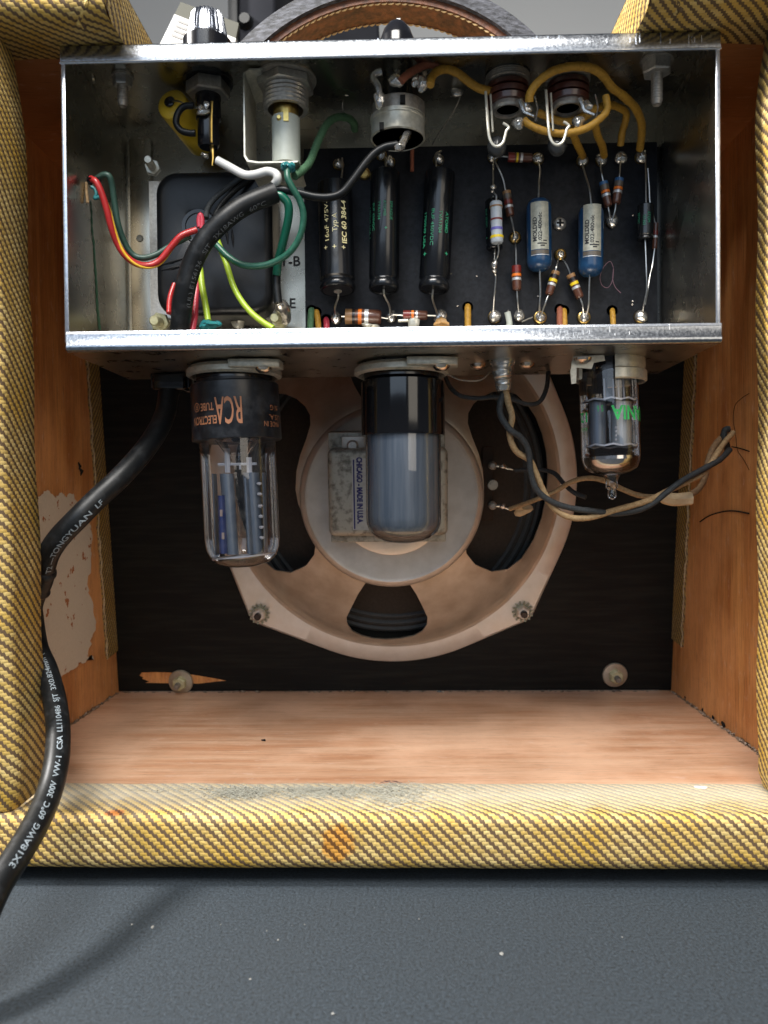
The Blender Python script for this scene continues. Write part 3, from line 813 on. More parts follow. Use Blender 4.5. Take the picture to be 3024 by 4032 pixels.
# printed label on the cover
lx0, lu0 = YK(*q('H', 442, 1080), 6.9); lx1, lu1 = YK(*q('H', 575, 1745), 6.9)
sbox('printed_label', lx0 - .02, lx1 + .55, lu1, lu0, 6.88, 6.91, pm('label_silver', (.36, .35, .33), (.45, .44, .4), 3, .45, .3), mg, 0)
sbox('label_rule', lx0 + .03, lx0 + .10, lu1 + .05, lu0 - .05, 6.91, 6.915, m_navy, mg, 0)
lcx = (YK(*q('H', 513, 1380), 6.92)[0]); lcu = (YK(*q('H', 513, 1380), 6.92)[1])
text('CHICAGO - MADE IN U.S.A.', .36, lambda x, y: SL(lcx + y, lcu - x, 6.925), m_navy, mg, width=(lu0 - lu1) * .93, bold=.02)
# terminal strip
tx, tu = YK(*q('I', 292, 770), 4.4)
ts = sbox('terminal_strip', tx - .35, tx + .25, tu - 1.95, tu + 1.95, 3.2, 3.4, m_term, spk, .03)
for px, py in ((300, 668), (300, 865)):
    c_, d_ = YK(*q('I', px, py), 3.6)
    mk('terminal_rivet', *latheg([(.22, 0), (.22, .3), (.12, .4), (0, .4)], SL(c_, d_, 3.4), en, 16), m_thread, ts)
    g = G(); g.add(*tubeg([SL(c_, d_, 3.6), SL(c_ + .4, d_ - .02, 3.75), SL(c_ + .8, d_ - .15, 3.8), SL(c_ + 1.05, d_ - .2, 3.8)], [.1, .08, .07, .04], 8)); g.add(*blobg(SL(c_ + .5, d_ - .02, 3.85), .15, (1.2, 1, 1)))
    g.mk('solder_lug', m_solder, ts)
c_, d_ = YK(*q('I', 303, 765), 3.6)
mk('blank_rivet', *latheg([(.28, 0), (.26, .12), (0, .14)], SL(c_, d_, 3.4), en, 18), m_magnet, ts)
# mounting nuts with toothed washers
for i, (px, py) in enumerate(((1022, 2416), (2057, 2407))):
    c = Bp(px, py, .42)
    t = thing('speaker_nut', '%s hex nut and toothed lock washer holding the loudspeaker flange' % ('left' if i == 0 else 'right'), 'nut', c, 'nuts holding the loudspeaker')
    g = G(); n = 14
    vs = []; fs = []
    for z in (0, .08):
        for k in range(n * 4):
            a = 2 * PI * k / (n * 4); r = .62 if k % 4 in (0, 1) else .42
            vs.append(c + (ex * math.cos(a) + eu * math.sin(a)) * r + en * (z + (.05 if k % 4 in (0, 1) else 0)))
    N = n * 4; fs = [tuple(range(N)), tuple(range(2 * N - 1, N - 1, -1))] + [(k, (k + 1) % N, N + (k + 1) % N, N + k) for k in range(N)]
    mk('toothed_washer', vs, fs, pm('greenish_washer', (.28, .30, .22), (.42, .42, .32), 5, .5, .7), t, smooth=False)
    lathe('nut', [(.0, .06), (.40, .06), (.40, .42), (.33, .5), (0, .5)], c, en, m_flange, t, seg=6)
    lathe('bolt_end', [(.2, .3), (.2, .75), (.15, .8), (0, .8)], c, en, pm('dark_bolt', (.06, .05, .045), rough=.4, metal=.8), t, seg=14)

# ------------------------------------------------------------------ chassis
DF, DB = 28.05, 34.55
CX0 = P(250, 700, DF).x; CX1 = P(2832, 700, DF).x
CZ1 = P(1540, 147, DF).z; CZ0 = P(1540, 1368, DF).z
print('chassis', CX0, CX1, CZ0, CZ1, 'ZT', ZT)
cha = thing('amplifier_chassis', 'open galvanised metal chassis box holding the wiring under the cabinet top', 'chassis', ((CX0 + CX1) / 2, Y(31), CZ0))
e = .09
box('top_plate', CX0, CX1, Y(DF) + .1, Y(DB), CZ1 - e, CZ1, m_in, cha)
box('bottom_plate', CX0, CX1, Y(DF) + .12, Y(DB), CZ0, CZ0 + e, m_under, cha)
box('back_plate', CX0, CX1, Y(DB), Y(DB) + e, CZ0, CZ1, m_in, cha)
for X, s in ((CX0, 1), (CX1, -1)):
    sp_ = box('side_plate', min(X, X + s * .10), max(X, X + s * .10), Y(DF) + .04, Y(DB), CZ0 + .1, CZ1 - .1, m_in, cha)
    box('cut_edge', min(X - s * .03, X + s * .13), max(X - s * .03, X + s * .13), Y(DF) - .03, Y(DF) + .03, CZ0 + .3, CZ1 - .5, m_edge, sp_, bev=.02)
lt = CZ1 - P(1540, 216, DF).z
# lips: top one hangs down, bottom one stands up with a rolled edge
ulp = lambda v: v
lp = [(Y(DF) + .12, CZ1), (Y(DF) + .03, CZ1 - .02), (Y(DF) - .02, CZ1 - .08), (Y(DF) - .05, CZ1 - lt + .1), (Y(DF) - .05, CZ1 - lt), (Y(DF) + .04, CZ1 - lt), (Y(DF) + .04, CZ1 - .12), (Y(DF) + .12, CZ1 - .1)]
def extr(name, prof, x0, x1, mat, parent, n=1, tilt=0):
    vs = []; fs = []; m = len(prof)
    for s in range(n + 1):
        x = x0 + (x1 - x0) * s / n
        for a, b in prof: vs.append((x, a, b))
    for s in range(n):
        for k in range(m): fs.append((s * m + k, s * m + (k + 1) % m, (s + 1) * m + (k + 1) % m, (s + 1) * m + k))
    fs.append(tuple(range(m))); fs.append(tuple(range(n * m, n * m + m))[::-1])
    return mk(name, vs, fs, mat, parent, auto=50)
tl = extr('top_lip', lp, CX0 - .04, CX1 + .04, m_alu, cha)
extr('lip_edge', [(Y(DF) - .055, CZ1 - lt - .005), (Y(DF) + .05, CZ1 - lt - .005), (Y(DF) + .05, CZ1 - lt - .07), (Y(DF) - .03, CZ1 - lt - .08), (Y(DF) - .07, CZ1 - lt - .04)], CX0 - .06, CX1 + .06, m_edge, tl)
lb = P(1540, 1292, DF).z - CZ0
z0 = CZ0
lp = [(Y(DF) + .14, z0), (Y(DF) + .02, z0 - .01), (Y(DF) - .08, z0 + .05), (Y(DF) - .11, z0 + .14), (Y(DF) - .09, z0 + .24), (Y(DF) - .06, z0 + .28), (Y(DF) - .06, z0 + lb - .08), (Y(DF) - .03, z0 + lb), (Y(DF) + .05, z0 + lb), (Y(DF) + .05, z0 + .1), (Y(DF) + .14, z0 + .1)]
blp = extr('bottom_lip', lp, CX0 + .04, CX1 + .05, m_alu, cha)
extr('lip_edge', [(Y(DF) - .075, z0 + lb - .08), (Y(DF) - .03, z0 + lb + .02), (Y(DF) + .055, z0 + lb + .02), (Y(DF) + .055, z0 + lb - .06)], CX0 + .03, CX1 + .06, m_edge, blp)
# vertical scratch marks on the lips
g = G()
for i in range(46):
    x = random.uniform(CX0 + 5, CX1 - .6); hh = random.uniform(.12, .4)
    z = CZ1 - lt + .12 + random.uniform(0, .15); g.add(*boxg(x, x + random.uniform(.015, .04), Y(DF) - .056, Y(DF) - .04, z, z + hh))
for i in range(26):
    x = random.uniform(CX0 + .6, CX1 - .6); hh = random.uniform(.05, .25)
    z = z0 + .30 + random.uniform(0, .2); g.add(*boxg(x, x + random.uniform(.01, .03), Y(DF) - .066, Y(DF) - .05, z, z + hh))
g.mk('scratches', m_edge, tl, kind='stuff', smooth=False)
# inner flange panel beside the transformer, crease line
box('inner_flange', P(512, 900, 34.3).x, P(597, 900, 34.3).x, Y(34.35), Y(DB), CZ0 + .1, P(500, 545, 34.3).z, m_in, cha, bev=.02)
lathe('punched_hole', [(0, .03), (.13, .03), (.16, 0)], P(550, 938, 34.32), (0, -1, 0), m_magnet, cha, seg=16)
# small rivet bumps under the top
for px, py in ((368, 308),): lathe('dimple', [(0, .06), (.12, .05), (.17, 0)], P(px, py, 29.4), (1, 0, 0), m_in, cha, seg=16)
# green paint run down the left side plate
pts = [PX(*q('D', *a), CX0 + .115) for a in ((178, 320), (185, 400), (188, 500), (200, 600), (205, 700), (212, 800), (218, 900), (222, 1000), (230, 1080), (238, 1160))]
vs = []; fs = []
pp = catmull(pts, 5)
for i, p in enumerate(pp):
    w_ = .05 + .07 * i / len(pp) + .03 * math.sin(i * 1.9) + .02 * random.random(); vs += [p + Vector((0, -w_, 0)), p + Vector((.01, 0, 0)), p + Vector((0, w_, 0))]
for i in range(len(pp) - 1): fs += [(i * 3, i * 3 + 1, i * 3 + 4, i * 3 + 3), (i * 3 + 1, i * 3 + 2, i * 3 + 5, i * 3 + 4)]
mk('paint_run', vs, fs, m_greenpaint, cha)
# studs with nuts
def stud(px, py, pyb, wn, ws, d, lab, zt=None):
    a = P(px, py, d); zz = CZ1 - e
    a = Vector((a.x, Y(d), zz)); zb = P(px, pyb, d).z
    t = thing('chassis_bolt', lab, 'bolt', (a.x, a.y, zb), 'bolts through the chassis top')
    k = d / F
    h = zz - P(px, py, d).z; print('stud', h)
    h = max(h, .42)
    lathe('washer', [(0, 0), (wn * k * .62, 0), (wn * k * .62, .08), (0, .08)], a, (0, 0, -1), m_thread, t, seg=24)
    lathe('nut', [(0, .08), (wn * k * .56, .08), (wn * k * .56, h - .05), (wn * k * .5, h), (0, h)], a, (0, 0, -1), m_steel, t, seg=6, ph=.4)
    prof = []; z = h - .02; r = ws * k * .5
    prof.append((r * .8, z - .3))
    while z < zz - zb - .1: prof += [(r, z), (r, z + .03), (r * .86, z + .07)]; z += .1
    prof += [(r * .85, z), (r * .7, z + .08), (r * .55, z + .06), (0, z + .0)]
    lathe('threaded_end', prof, a, (0, 0, -1), m_thread, t, seg=20)
stud(483, 337, 421, 68, 42, 30.0, 'bolt and nut hanging inside the top left corner of the chassis')
stud(2586, 292, 406, 100, 44, 29.7, 'bolt and nut hanging inside the top right corner of the chassis')
# stamped marks on the back plate
for s, x, y, sz in (('T-B', 1480, 710, .62), ('E', 1497, 985, .62), ('2', 1197, 1115, .6)):
    c = Pc('D', x, y, DB - .03); text(s, sz, lambda a, b, c=c: c + Vector((a, 0, b)), m_ink, cha, name='stamped_mark', bold=.01)

def hexnut(name, c, ax, r, h, mat, parent, ph=.3):
    return lathe(name, [(0, 0), (r * .96, 0), (r, .05), (r, h - .05), (r * .92, h), (0, h)], c, ax, mat, parent, seg=6, ph=ph)
dn = Vector((0, 0, -1))
# ---- fuse holder and its chrome cap
xf = P(820, 400, 30.5).x; yf = Y(30.5)
fh = thing('fuse_holder', 'black plastic fuse holder hanging from the chassis top beside the yellow capacitor', 'fuse holder', (xf, yf, P(820, 640, 31.2).z))
zt = CZ1 - e
def zof(py, d, px=1500): return P(px, py, d).z
h0 = zt - zof(283, 29.7, 820); h1 = zt - zof(337, 29.7, 820); print('fuse', h0, h1)
h1 = max(h1, .45)
lathe('flange', [(0, 0), (.98, 0), (.98, .1), (.5, .12), (.5, h1 + .1), (0, h1 + .1)], (xf, yf, zt), dn, m_blackp, fh, seg=28)
hexnut('hex_nut', (xf, yf, zt - .1), dn, .86, h1 - .1, m_thread, fh, .2)
lathe('body', [(0, h1), (.50, h1), (.50, zt - zof(470, 30.5, 820)), (.44, zt - zof(475, 30.5, 820)), (.44, zt - zof(570, 30.5, 820)), (.36, zt - zof(582, 30.5, 820)), (0, zt - zof(582, 30.5, 820))], (xf, yf, zt), dn, m_blackp, fh, seg=12)
tube('centre_terminal', [P(835, 400, 30.0), P(832, 470, 30.02), P(832, 560, 30.05)], .055, m_brass, fh, seg=6)
tube('end_lug', [P(833, 560, 30.5), P(836, 590, 30.4), P(838, 620, 30.4), P(835, 652, 30.4)], [.13, .11, .10, .10, .10, .09, .09, .08, .07, .06, .06, .05, .05, .05, .04, .04, .04, .03, .03], m_brass, fh, seg=8)
g = G(); g.add(*blobg(P(800, 440, 29.9), .22, (1.3, .6, .6))); g.add(*blobg(P(790, 425, 29.8), .12)); g.add(*blobg(P(812, 412, 29.9), .14, (1, .4, 1)))
g.mk('solder_lug', m_solder, fh)
g = G(); g.add(*tubeg(catmull([P(818, 622, 30.3), P(805, 612, 30.2), P(795, 605, 30.1)], 3), .07, 8)); g.add(*blobg(P(808, 614, 30.2), .11)); g.mk('solder_end', m_solder, fh)
zc0, zc1 = zof(160, 30.5, 820), zof(56, 30.5, 820)
vs = []; fs = []; N = 96
for z, r in ((zc0, .80), (zc0 + .08, .80), (zc0 + .12, .76), (zc1 - .14, .62), (zc1 - .03, .57), (zc1, .5)):
    for k in range(N):
        a = 2 * PI * k / N; rr = r * (1 + (.05 if k % 4 in (0, 1) else -.04) * (1 if zc0 + .1 < z < zc1 - .02 else 0)); vs.append((xf + rr * math.cos(a), yf + rr * math.sin(a), z))
for i in range(5):
    for k in range(N): fs.append((i * N + k, i * N + (k + 1) % N, (i + 1) * N + (k + 1) % N, (i + 1) * N + k))
fs.append(tuple(range(5 * N, 6 * N)))
kn = mk('fuse_cap', vs, fs, m_chrome, fh, auto=25); kn['label'] = 'fluted chrome cap above the chassis'
lathe('cap_base', [(0, 0), (.95, 0), (.95, zc0 - CZ1 - .1), (.80, zc0 - CZ1 + .05), (0, zc0 - CZ1 + .05)], (xf, yf, CZ1), (0, 0, 1), m_blackp, kn, seg=32)
# ---- yellow capacitor
a = Pc('A', 1118, 672, 30.7); b = Pc('A', 1318, 930, 33.3); ax = (b - a).normalized(); L = (b - a).length
yc = thing('yellow_capacitor', 'yellow film capacitor with black end hanging beside the black fuse holder', 'capacitor', a)
rr = 103 / 1.659 * 30.7 / F
lathe('body', [(0, -.02), (rr * .8, 0), (rr * .97, .08), (rr, .2), (rr, L), (0, L)], a, ax, m_yellowcap, yc, seg=32)
lathe('end_seal', [(.22, -.01), (.22, -.06), (.14, -.11), (0, -.1)], Pc('A', 1110, 668, 30.66), ax, m_blackp, yc, seg=14)
tube('lead', [Pc('A', *p) for p in ((1120, 665, 30.6), (1160, 660, 30.3), (1210, 680, 30.1), (1260, 700, 30), (1310, 705, 29.9))], .035, m_lead, yc, seg=6)

def wire(name, label, pts, crop, d, rpx, mat, group=None, cat='wire', n=7, wob=0, seg=10, parent=None):
    """pts in crop pixels; d is one depth, a pair (start, end) or a list"""
    m = len(pts)
    if isinstance(d, tuple): ds = [d[0] + (d[1] - d[0]) * i / (m - 1) for i in range(m)]
    elif isinstance(d, list): ds = d
    else: ds = [d] * m
    W = [Pc(crop, x, y, dd) for (x, y), dd in zip(pts, ds)]
    r = rpx * (sum(ds) / m) / F
    o = tube(name, W, r, mat, parent, seg=seg, n=n, wob=wob)
    if label: tag(o, label, cat, group)
    return o, catmull(W, n), r
wire('black_wire', 'thick black wire looped round the side of the fuse holder', [(1275, 870), (1230, 868), (1180, 850), (1150, 800), (1165, 735), (1205, 695), (1265, 690)], 'A', 29.9, 13, m_pblk)
# ---- pilot lamp holder with bracket
xp = Pc('B', 370, 600, 30.4).x; yp = Y(30.5)
pl = thing('pilot_lamp_holder', 'threaded pilot lamp holder with milky sleeve held in a bent metal bracket', 'lamp holder', (xp, yp, Pc('B', 370, 1050, 31.2).z))
zz = lambda y, d=29.62: zt - Pc('B', 370, y, d).z
print('lamp', zz(440), zz(490))
lathe('washer', [(0, 0), (1.22, 0), (1.22, .06), (1.12, .08), (0, .08)], (xp, yp, zt), dn, m_thread, pl, seg=36)
hexnut('hex_nut', (xp, yp, zt - .08), dn, 1.14, max(.32, zz(490, 29.4) - .08), m_steel, pl, .1)
prof = [(.4, .1)]; z = max(.42, zz(500))
while z < zz(632): prof += [(.86, z), (.90, z + .05), (.84, z + .12)]; z += .16
prof += [(.86, z), (.70, z), (.68, z - .8)]
lathe('threaded_barrel', prof, (xp, yp, zt), dn, m_steel, pl, seg=40)
lathe('brass_core', [(.50, zz(520)), (.50, zz(760))], (xp, yp, zt), dn, m_brass, pl, seg=28)
zs = zz(726, 29.94); zs2 = zz(1040, 29.94)
lathe('milky_sleeve', [(.44, zs), (.52, zs), (.555, zs + .04), (.56, zs2), (0, zs2)], (xp, yp, zt), dn, m_sleeve, pl, seg=32)
g = G(); cx_ = Pc('B', 375, 750, 29.93); g.add(*boxg(cx_.x - .10, cx_.x + .10, cx_.y - .03, cx_.y + .1, Pc('B', 375, 790, 29.93).z, Pc('B', 375, 708, 29.93).z)); g.mk('slot', m_brass, pl, smooth=False)
lathe('bayonet_pin', [(0, .1), (.07, .1), (.1, 0), (.11, -.05)], Pc('B', 330, 770, 29.97), (0, -1, 0), m_brass, pl, seg=12)
tk = .035
bx0 = Pc('B', 92, 500, 29.5)
zbt = Pc('B', 90, 475, 29.5).z; zbb = Pc('B', 90, 1060, 29.5).z
prof = [(bx0.x, zbt + .2), (bx0.x, zbt), (bx0.x, zbb + .25), (bx0.x + .12, zbb + .05), (bx0.x + .5, zbb - .02), (xp + .55, zbb - .02)]
pr = [(xp - .8, zbt + .12), (bx0.x + .2, zbt + .12)] + prof[1:]
vs = []; fs = []
for x, z in pr:
    vs += [(x, Y(29.55), z), (x, Y(31.9), z), (x + .06, Y(31.9), z + .06), (x + .06, Y(29.55), z + .06)]
for i in range(len(pr) - 1):
    for k in range(4): fs.append((i * 4 + k, i * 4 + (k + 1) % 4, i * 4 + 4 + (k + 1) % 4, i * 4 + 4 + k))
mk('bracket', vs, fs, m_cream, pl, auto=35)
lathe('contact_disc', [(0, 0), (.6, 0), (.62, .12), (.5, .2), (.2, .25), (0, .25)], (xp, yp, zbb + .03), dn, m_steel, pl, seg=24)
g = G(); g.add(*blobg(Pc('B', 385, 1095, 29.6), .25, (1.2, .7, .7), rough=.3)); g.add(*blobg(Pc('B', 360, 1085, 29.5), .13)); g.add(*blobg(Pc('B', 415, 1085, 29.5), .14)); g.mk('teal_joint', m_teal, pl)
# ---- potentiometer and pointer knob
xq = Pc('B', 1105, 800, 30.8).x; yq = Y(30.9)
po = thing('volume_potentiometer', 'round metal potentiometer can hanging from the chassis top between lamp holder and jacks', 'potentiometer', (xq, yq, Pc('B', 1105, 940, 31.4).z))
zq = lambda y, d=29.8: zt - Pc('B', 1105, y, d).z
lathe('bushing', [(0, 0), (.6, 0), (.6, zq(600)), (0, zq(600))], (xq, yq, zt), dn, m_blackp, po, seg=24)
r_ = 180 / 1.659 * 30.7 / F
lathe('upper_cover', [(0, zq(590)), (r_ * .9, zq(592)), (r_ * .95, zq(600)), (r_ * .95, zq(690)), (r_, zq(700))], (xq + .05, yq, zt), dn, m_thread, po, seg=48)
lathe('switch_can', [(r_ * .93, zq(678)), (r_, zq(686)), (r_, zq(712)), (r_ * .97, zq(718)), (r_ * .97, zq(815)), (r_ * .99, zq(822)), (r_ * .93, zq(828)), (r_ * .9, zq(815))], (xq, yq, zt), dn, m_cream, po, seg=48)
lathe('fibre_disc', [(r_ * .93, zq(822)), (0, zq(822))], (xq, yq, zt), dn, m_board, po, seg=40)
for x0_, y0_, x1_, y1_ in ((985, 800, 1015, 845), (1120, 620, 1155, 670)):
    a = Pc('B', x0_, y0_, 29.72); b = Pc('B', x1_, y1_, 29.72); box('crimp_notch', a.x, b.x, a.y - .03, a.y + .15, b.z, a.z, m_hole, po)
g = G(); g.add(*tubeg(catmull([Pc('B', *p) for p in ((1000, 470, 29.6), (965, 480, 29.6), (945, 510, 29.6), (975, 560, 29.5), (985, 620, 29.5), (975, 670, 29.5))], 4), .13, 8)); g.add(*blobg(Pc('B', 985, 650, 29.5), .24, (.9, .6, 1.3), rough=.25)); g.mk('solder_lug', m_solder, po)
for x, y, r in ((1095, 525, .26), (1265, 548, .25), (1215, 545, .13)):
    g = G(); g.add(*blobg(Pc('B', x, y, 29.5), r, (1, .7, 1.15), rough=.18)); g.add(*tubeg([Pc('B', x + 5, y - 20, 29.9), Pc('B', x + 10, y - 95, 30.3)], .13, 8)); g.mk('solder_lug', m_solder, po)
g = G(); g.add(*tubeg(catmull([Pc('B', *p) for p in ((1180, 855, 30.4), (1160, 880, 30.1), (1145, 920, 29.8), (1125, 950, 29.7))], 4), [.14] * 13, 8)); g.add(*blobg(Pc('B', 1125, 955, 29.6), .19, (1, .8, 1.2), rough=.3)); g.mk('solder_lug', m_solder, po)
lathe('rivet', [(.24, 0), (.24, .06), (.12, .1), (.12, .04), (0, .04)], (xq + .3, yq - .15, zt - zq(812)), dn, m_gold, po, seg=20)
ang = lambda x, y: Pc('B', x, y, 31)
pk = thing('pointer_knob', 'black pointer knob with a white line standing above the chassis top', 'knob', (xq, yq, CZ1))
zk = zof(80, 30.9, 1562); rk = 108 / 1.659 * 30.2 / F
zl = zof(150, 30.9, 1562)
lathe('knob_skirt', [(0, 0), (rk * 1.1, 0), (rk * 1.05, zl - CZ1 - .1), (rk * .98, zl - CZ1), (rk * .82, zl - CZ1 + .28), (rk * .55, zk - CZ1 - .18), (rk * .2, zk - CZ1 - .02), (0, zk - CZ1)], (xq, yq, CZ1), (0, 0, 1), m_blackp, pk, seg=40)
xk = Pc('B', 1110, 190, 30.2).x
vs = [(xk - .09, yq - rk * .86, zl), (xk + .09, yq - rk * .86, zl), (xk + .07, yq - .05, zk + .05), (xk - .07, yq - .05, zk + .05), (xk - .09, yq - rk * .5, zl - .2), (xk + .09, yq - rk * .5, zl - .2), (xk + .07, yq + .2, zk - .1), (xk - .07, yq + .2, zk - .1)]
mk('pointer_line', vs, [(0, 1, 2, 3), (7, 6, 5, 4), (0, 4, 5, 1), (1, 5, 6, 2), (2, 6, 7, 3), (3, 7, 4, 0)], m_pwht, pk, smooth=False)
wire('red_brown_wire', 'short red brown cloth wire soldered across the potentiometer lugs', [(1365, 425), (1300, 420), (1230, 450), (1165, 490), (1125, 530)], 'B', (29.8, 29.3), 15, m_wbrn, wob=.06)
o, _, _ = wire('yellow_wire', 'yellow cloth wire from the potentiometer toward the left input jack', [(1318, 555), (1325, 510), (1365, 465), (1430, 452), (1500, 480), (1570, 535), (1640, 578), (1715, 595)], 'B', (29.4, 30.4), 16, m_wyel, wob=.06)
wire('thin_lead', 'thin bare lead dropping from a solder spot right of the potentiometer', [(1495, 600), (1510, 640), (1450, 760), (1380, 860), (1330, 945)], 'B', (31.5, 34), 2.5, m_thread, seg=5)
mk('solder_spot', *blobg(Pc('B', 1490, 603, 31.4), .2, (1.2, .6, 1)), m_solder, cha)
wire('thin_lead', 'thin bare lead dropping from a solder spot left of the potentiometer', [(768, 605), (750, 650), (745, 710), (775, 770), (825, 795)], 'B', (32, 33), 2.5, m_thread, seg=5)
mk('solder_spot', *blobg(Pc('B', 768, 603, 31.8), .17, (1, .6, 1)), m_solder, cha)
wire('green_cloth_wire', 'fuzzy green cloth wire arching from the lamp holder to the back plate', [(825, 850), (815, 800), (770, 768), (700, 768), (640, 815), (595, 900), (560, 985), (530, 1060), (490, 1105), (430, 1150)], 'B', (33.5, 29.8), 15, m_wgrn, wob=.08)
# ---- input jacks
def jack(dx, dy, lab):
    c = Pc('Cc', 272 + dx, 500 + dy, 30.5); xj = c.x; yj = Y(30.6)
    J = thing('input_jack', lab, 'jack', (xj, yj, Pc('Cc', 270 + dx, 600 + dy, 31.2).z), 'input jacks hanging from the chassis top')
    zj = lambda y, d=29.75: max(.04, zt - Pc('Cc', 272 + dx, y + dy, d).z)
    s = 30.5 / F / 1.3554
    lathe('washer', [(0, 0), (118 * s, 0), (118 * s, zj(335)), (0, zj(335))], (xj, yj, zt), dn, m_blackp, J, seg=32)
    prof = [(.3, zj(335))]
    for y in (340, 352, 364, 376): prof += [(112 * s, zj(y)), (116 * s, zj(y + 5)), (108 * s, zj(y + 11))]
    lathe('spacer_rings', prof + [(.3, zj(390))], (xj, yj, zt), dn, m_thread, J, seg=32)
    z = [zj(395), zj(430), zj(470), zj(510)]
    for i in range(3): lathe('phenolic_wafer', [(.3, z[i] + .02), (108 * s - .02 * i, z[i] + .02), (110 * s, z[i] + .05), (110 * s - .02 * i, z[i + 1] - .04), (.3, z[i + 1] - .03)], (xj, yj, zt), dn, m_phen, J, seg=28)
    zr = zj(548, 30.1)
    lathe('sleeve_ring', [(.42, zr - .3), (.62, zr - .25), (.64, zr + .02), (.58, zr + .10), (.46, zr + .08), (.42, zr - .1)], (xj, yj, zt), dn, m_steel, J, seg=32)
    lathe('sleeve_bore', [(.43, zr), (0, zr)], (xj, yj, zt), dn, m_hole, J, seg=20)
    P_ = lambda x, y, d: Pc('Cc', x + dx, y + dy, d - .4)
    tube('tip_spring', [P_(152, 490, 30.0), P_(158, 580, 29.8), P_(165, 680, 29.6), P_(172, 735, 29.6), P_(190, 772, 29.6), P_(215, 782, 29.6), P_(242, 765, 29.6), P_(255, 730, 29.6), P_(262, 700, 29.6), P_(275, 682, 29.6), P_(262, 668, 29.6), P_(245, 658, 29.6)], .055, m_cream, J, seg=8, n=5)
    tube('tip_spring_return', [P_(178, 505, 30.2), P_(184, 600, 30), P_(190, 705, 29.9)], .04, m_cream, J, seg=6)
    mk('grey_bump', *blobg(P_(212, 785, 30.6), .38, (1, .8, 1.1), 14, .03), pm('smooth_dark_grey', (.03, .032, .034), rough=.25), J)  # rounded dark grey bump at the low end of the spring
    g = G(); g.add(*blobg(P_(325, 660, 30.2), .24, (1.1, .7, .9), rough=.2)); g.add(*blobg(P_(370, 575, 30.3), .2, (1.2, .5, 1), rough=.25)); g.add(*tubeg([P_(335, 535, 30.3), P_(360, 600, 30.2), P_(410, 620, 30.1)], [.1, .08, .05], 6)); g.add(*tubeg([P_(415, 515, 30.4), P_(430, 580, 30.3), P_(418, 650, 30.3)], .035, 6))
    g.mk('solder_lug', m_solder, J)
jack(0, 0, 'input jack with long wire spring above the black circuit board, left of the pair')
jack(322, -8, 'input jack behind the big yellow wire arch, right one of the pair')
gy = 'yellow cloth wires round the input jacks'
wire('yellow_wire', 'long yellow wire arching over the right jack and dropping to the right eyelet', [(385, 545), (388, 505), (425, 445), (505, 383), (610, 355), (710, 362), (775, 400), (825, 465), (890, 515), (950, 575), (982, 650), (984, 720), (975, 795)], 'Cc', [29.6, 29.5, 29.4, 29.2, 29.1, 29.2, 29.5, 30, 30.6, 31.4, 32.3, 33, 33.7], 16, m_wyel, gy, wob=.06)
wire('yellow_wire', 'yellow wire looping low from the left jack lug round under the right jack', [(355, 640), (390, 668), (470, 700), (570, 712), (680, 688), (755, 640), (800, 585), (792, 510)], 'Cc', (29.9, 29.7), 14, m_wyel, gy, wob=.06)
wire('yellow_wire', 'yellow wire bending sharply above the third top eyelet', [(640, 640), (720, 590), (800, 560), (860, 572), (900, 600), (898, 650), (882, 700), (872, 775)], 'Cc', (30.9, 33.6), 14, m_wyel, gy, wob=.06)
wire('yellow_wire', 'yellow wire running behind the two jacks', [(430, 600), (500, 630), (580, 650), (680, 625), (740, 575)], 'Cc', 31.0, 14, m_wyel, gy, wob=.06)
wire('yellow_wire', 'short yellow wire dropping to the top eyelet left of the pair of resistors', [(610, 690), (632, 750), (655, 800), (672, 835)], 'Cc', (31.5, 33.7), 14, m_wyel, gy, wob=.06)
wire('yellow_wire', 'short yellow wire dropping to the eyelet over the left blue ended resistor', [(735, 660), (752, 730), (775, 780), (785, 830)], 'Cc', (31.3, 33.7), 14, m_wyel, gy, wob=.06)

# ------------------------------------------------------------------ circuit board
BD = 34.05                                       # front face of the board
bl, br = P(1199, 900, BD).x, P(2588, 900, BD).x
btp = P(1900, 572, BD).z
cb = thing('circuit_board', 'black fibre circuit board with brass eyelets against the chassis back', 'circuit board', ((bl + br) / 2, Y(BD), CZ0 + .1))
box('board_sheet', bl, br, Y(BD), Y(BD) + .2, CZ0 + .12, btp, m_board, cb, bev=.01)
box('insulating_sheet', bl + .1, br + .35, Y(BD) + .24, Y(BD) + .3, CZ0 + .12, btp - .1, m_blackp, cb)
EF = lambda x, y, d=BD - .02: Pc('F', x, y, d)
EE = lambda x, y, d=BD - .02: Pc('E', x, y, d)
def eyelet(c, r=.26, sold=True, rs=.24, sq=(1, .6, 1), gold=m_gold):
    c = Vector(c)
    o = lathe('eyelet', [(r * .6, .12), (r * .7, .16), (r * .9, .13), (r, .03), (r, 0)], c, (0, -1, 0), gold, cb, seg=20)
    if sold: mk('solder_blob', *blobg(c + Vector((0, -.12, 0)), rs, sq, rough=.1), m_solder, o)
    else: lathe('eyelet_bore', [(r * .62, .1), (0, .02)], c, (0, -1, 0), m_hole, o, seg=16)
for x, y, r, rs in ((585, 235, .27, .23), (907, 250, .27, .24), (1042, 245, .26, .25), (1182, 235, .24, .28), (1330, 225, .27, .25), (420, 805, .27, .17), (748, 930, .27, .17),
                    (600, 1385, .30, .22), (918, 1385, .30, .22), (272, 1380, .30, .27), (448, 1375, .24, .25), (1330, 1380, .30, .27), (1120, 690, .26, .27), (258, 225, .24, .22)):
    eyelet(EF(x, y), r, True, rs, (1, .7, 1.1))
for x, y, rs in ((405, 330, .2), (850, 310, .22), (778, 250, .2), (1275, 290, .22), (385, 1670, .23), (865, 1655, .24), (1290, 1655, .30)):
    eyelet(EE(x, y), .25, True, rs, (1, .7, 1.2))
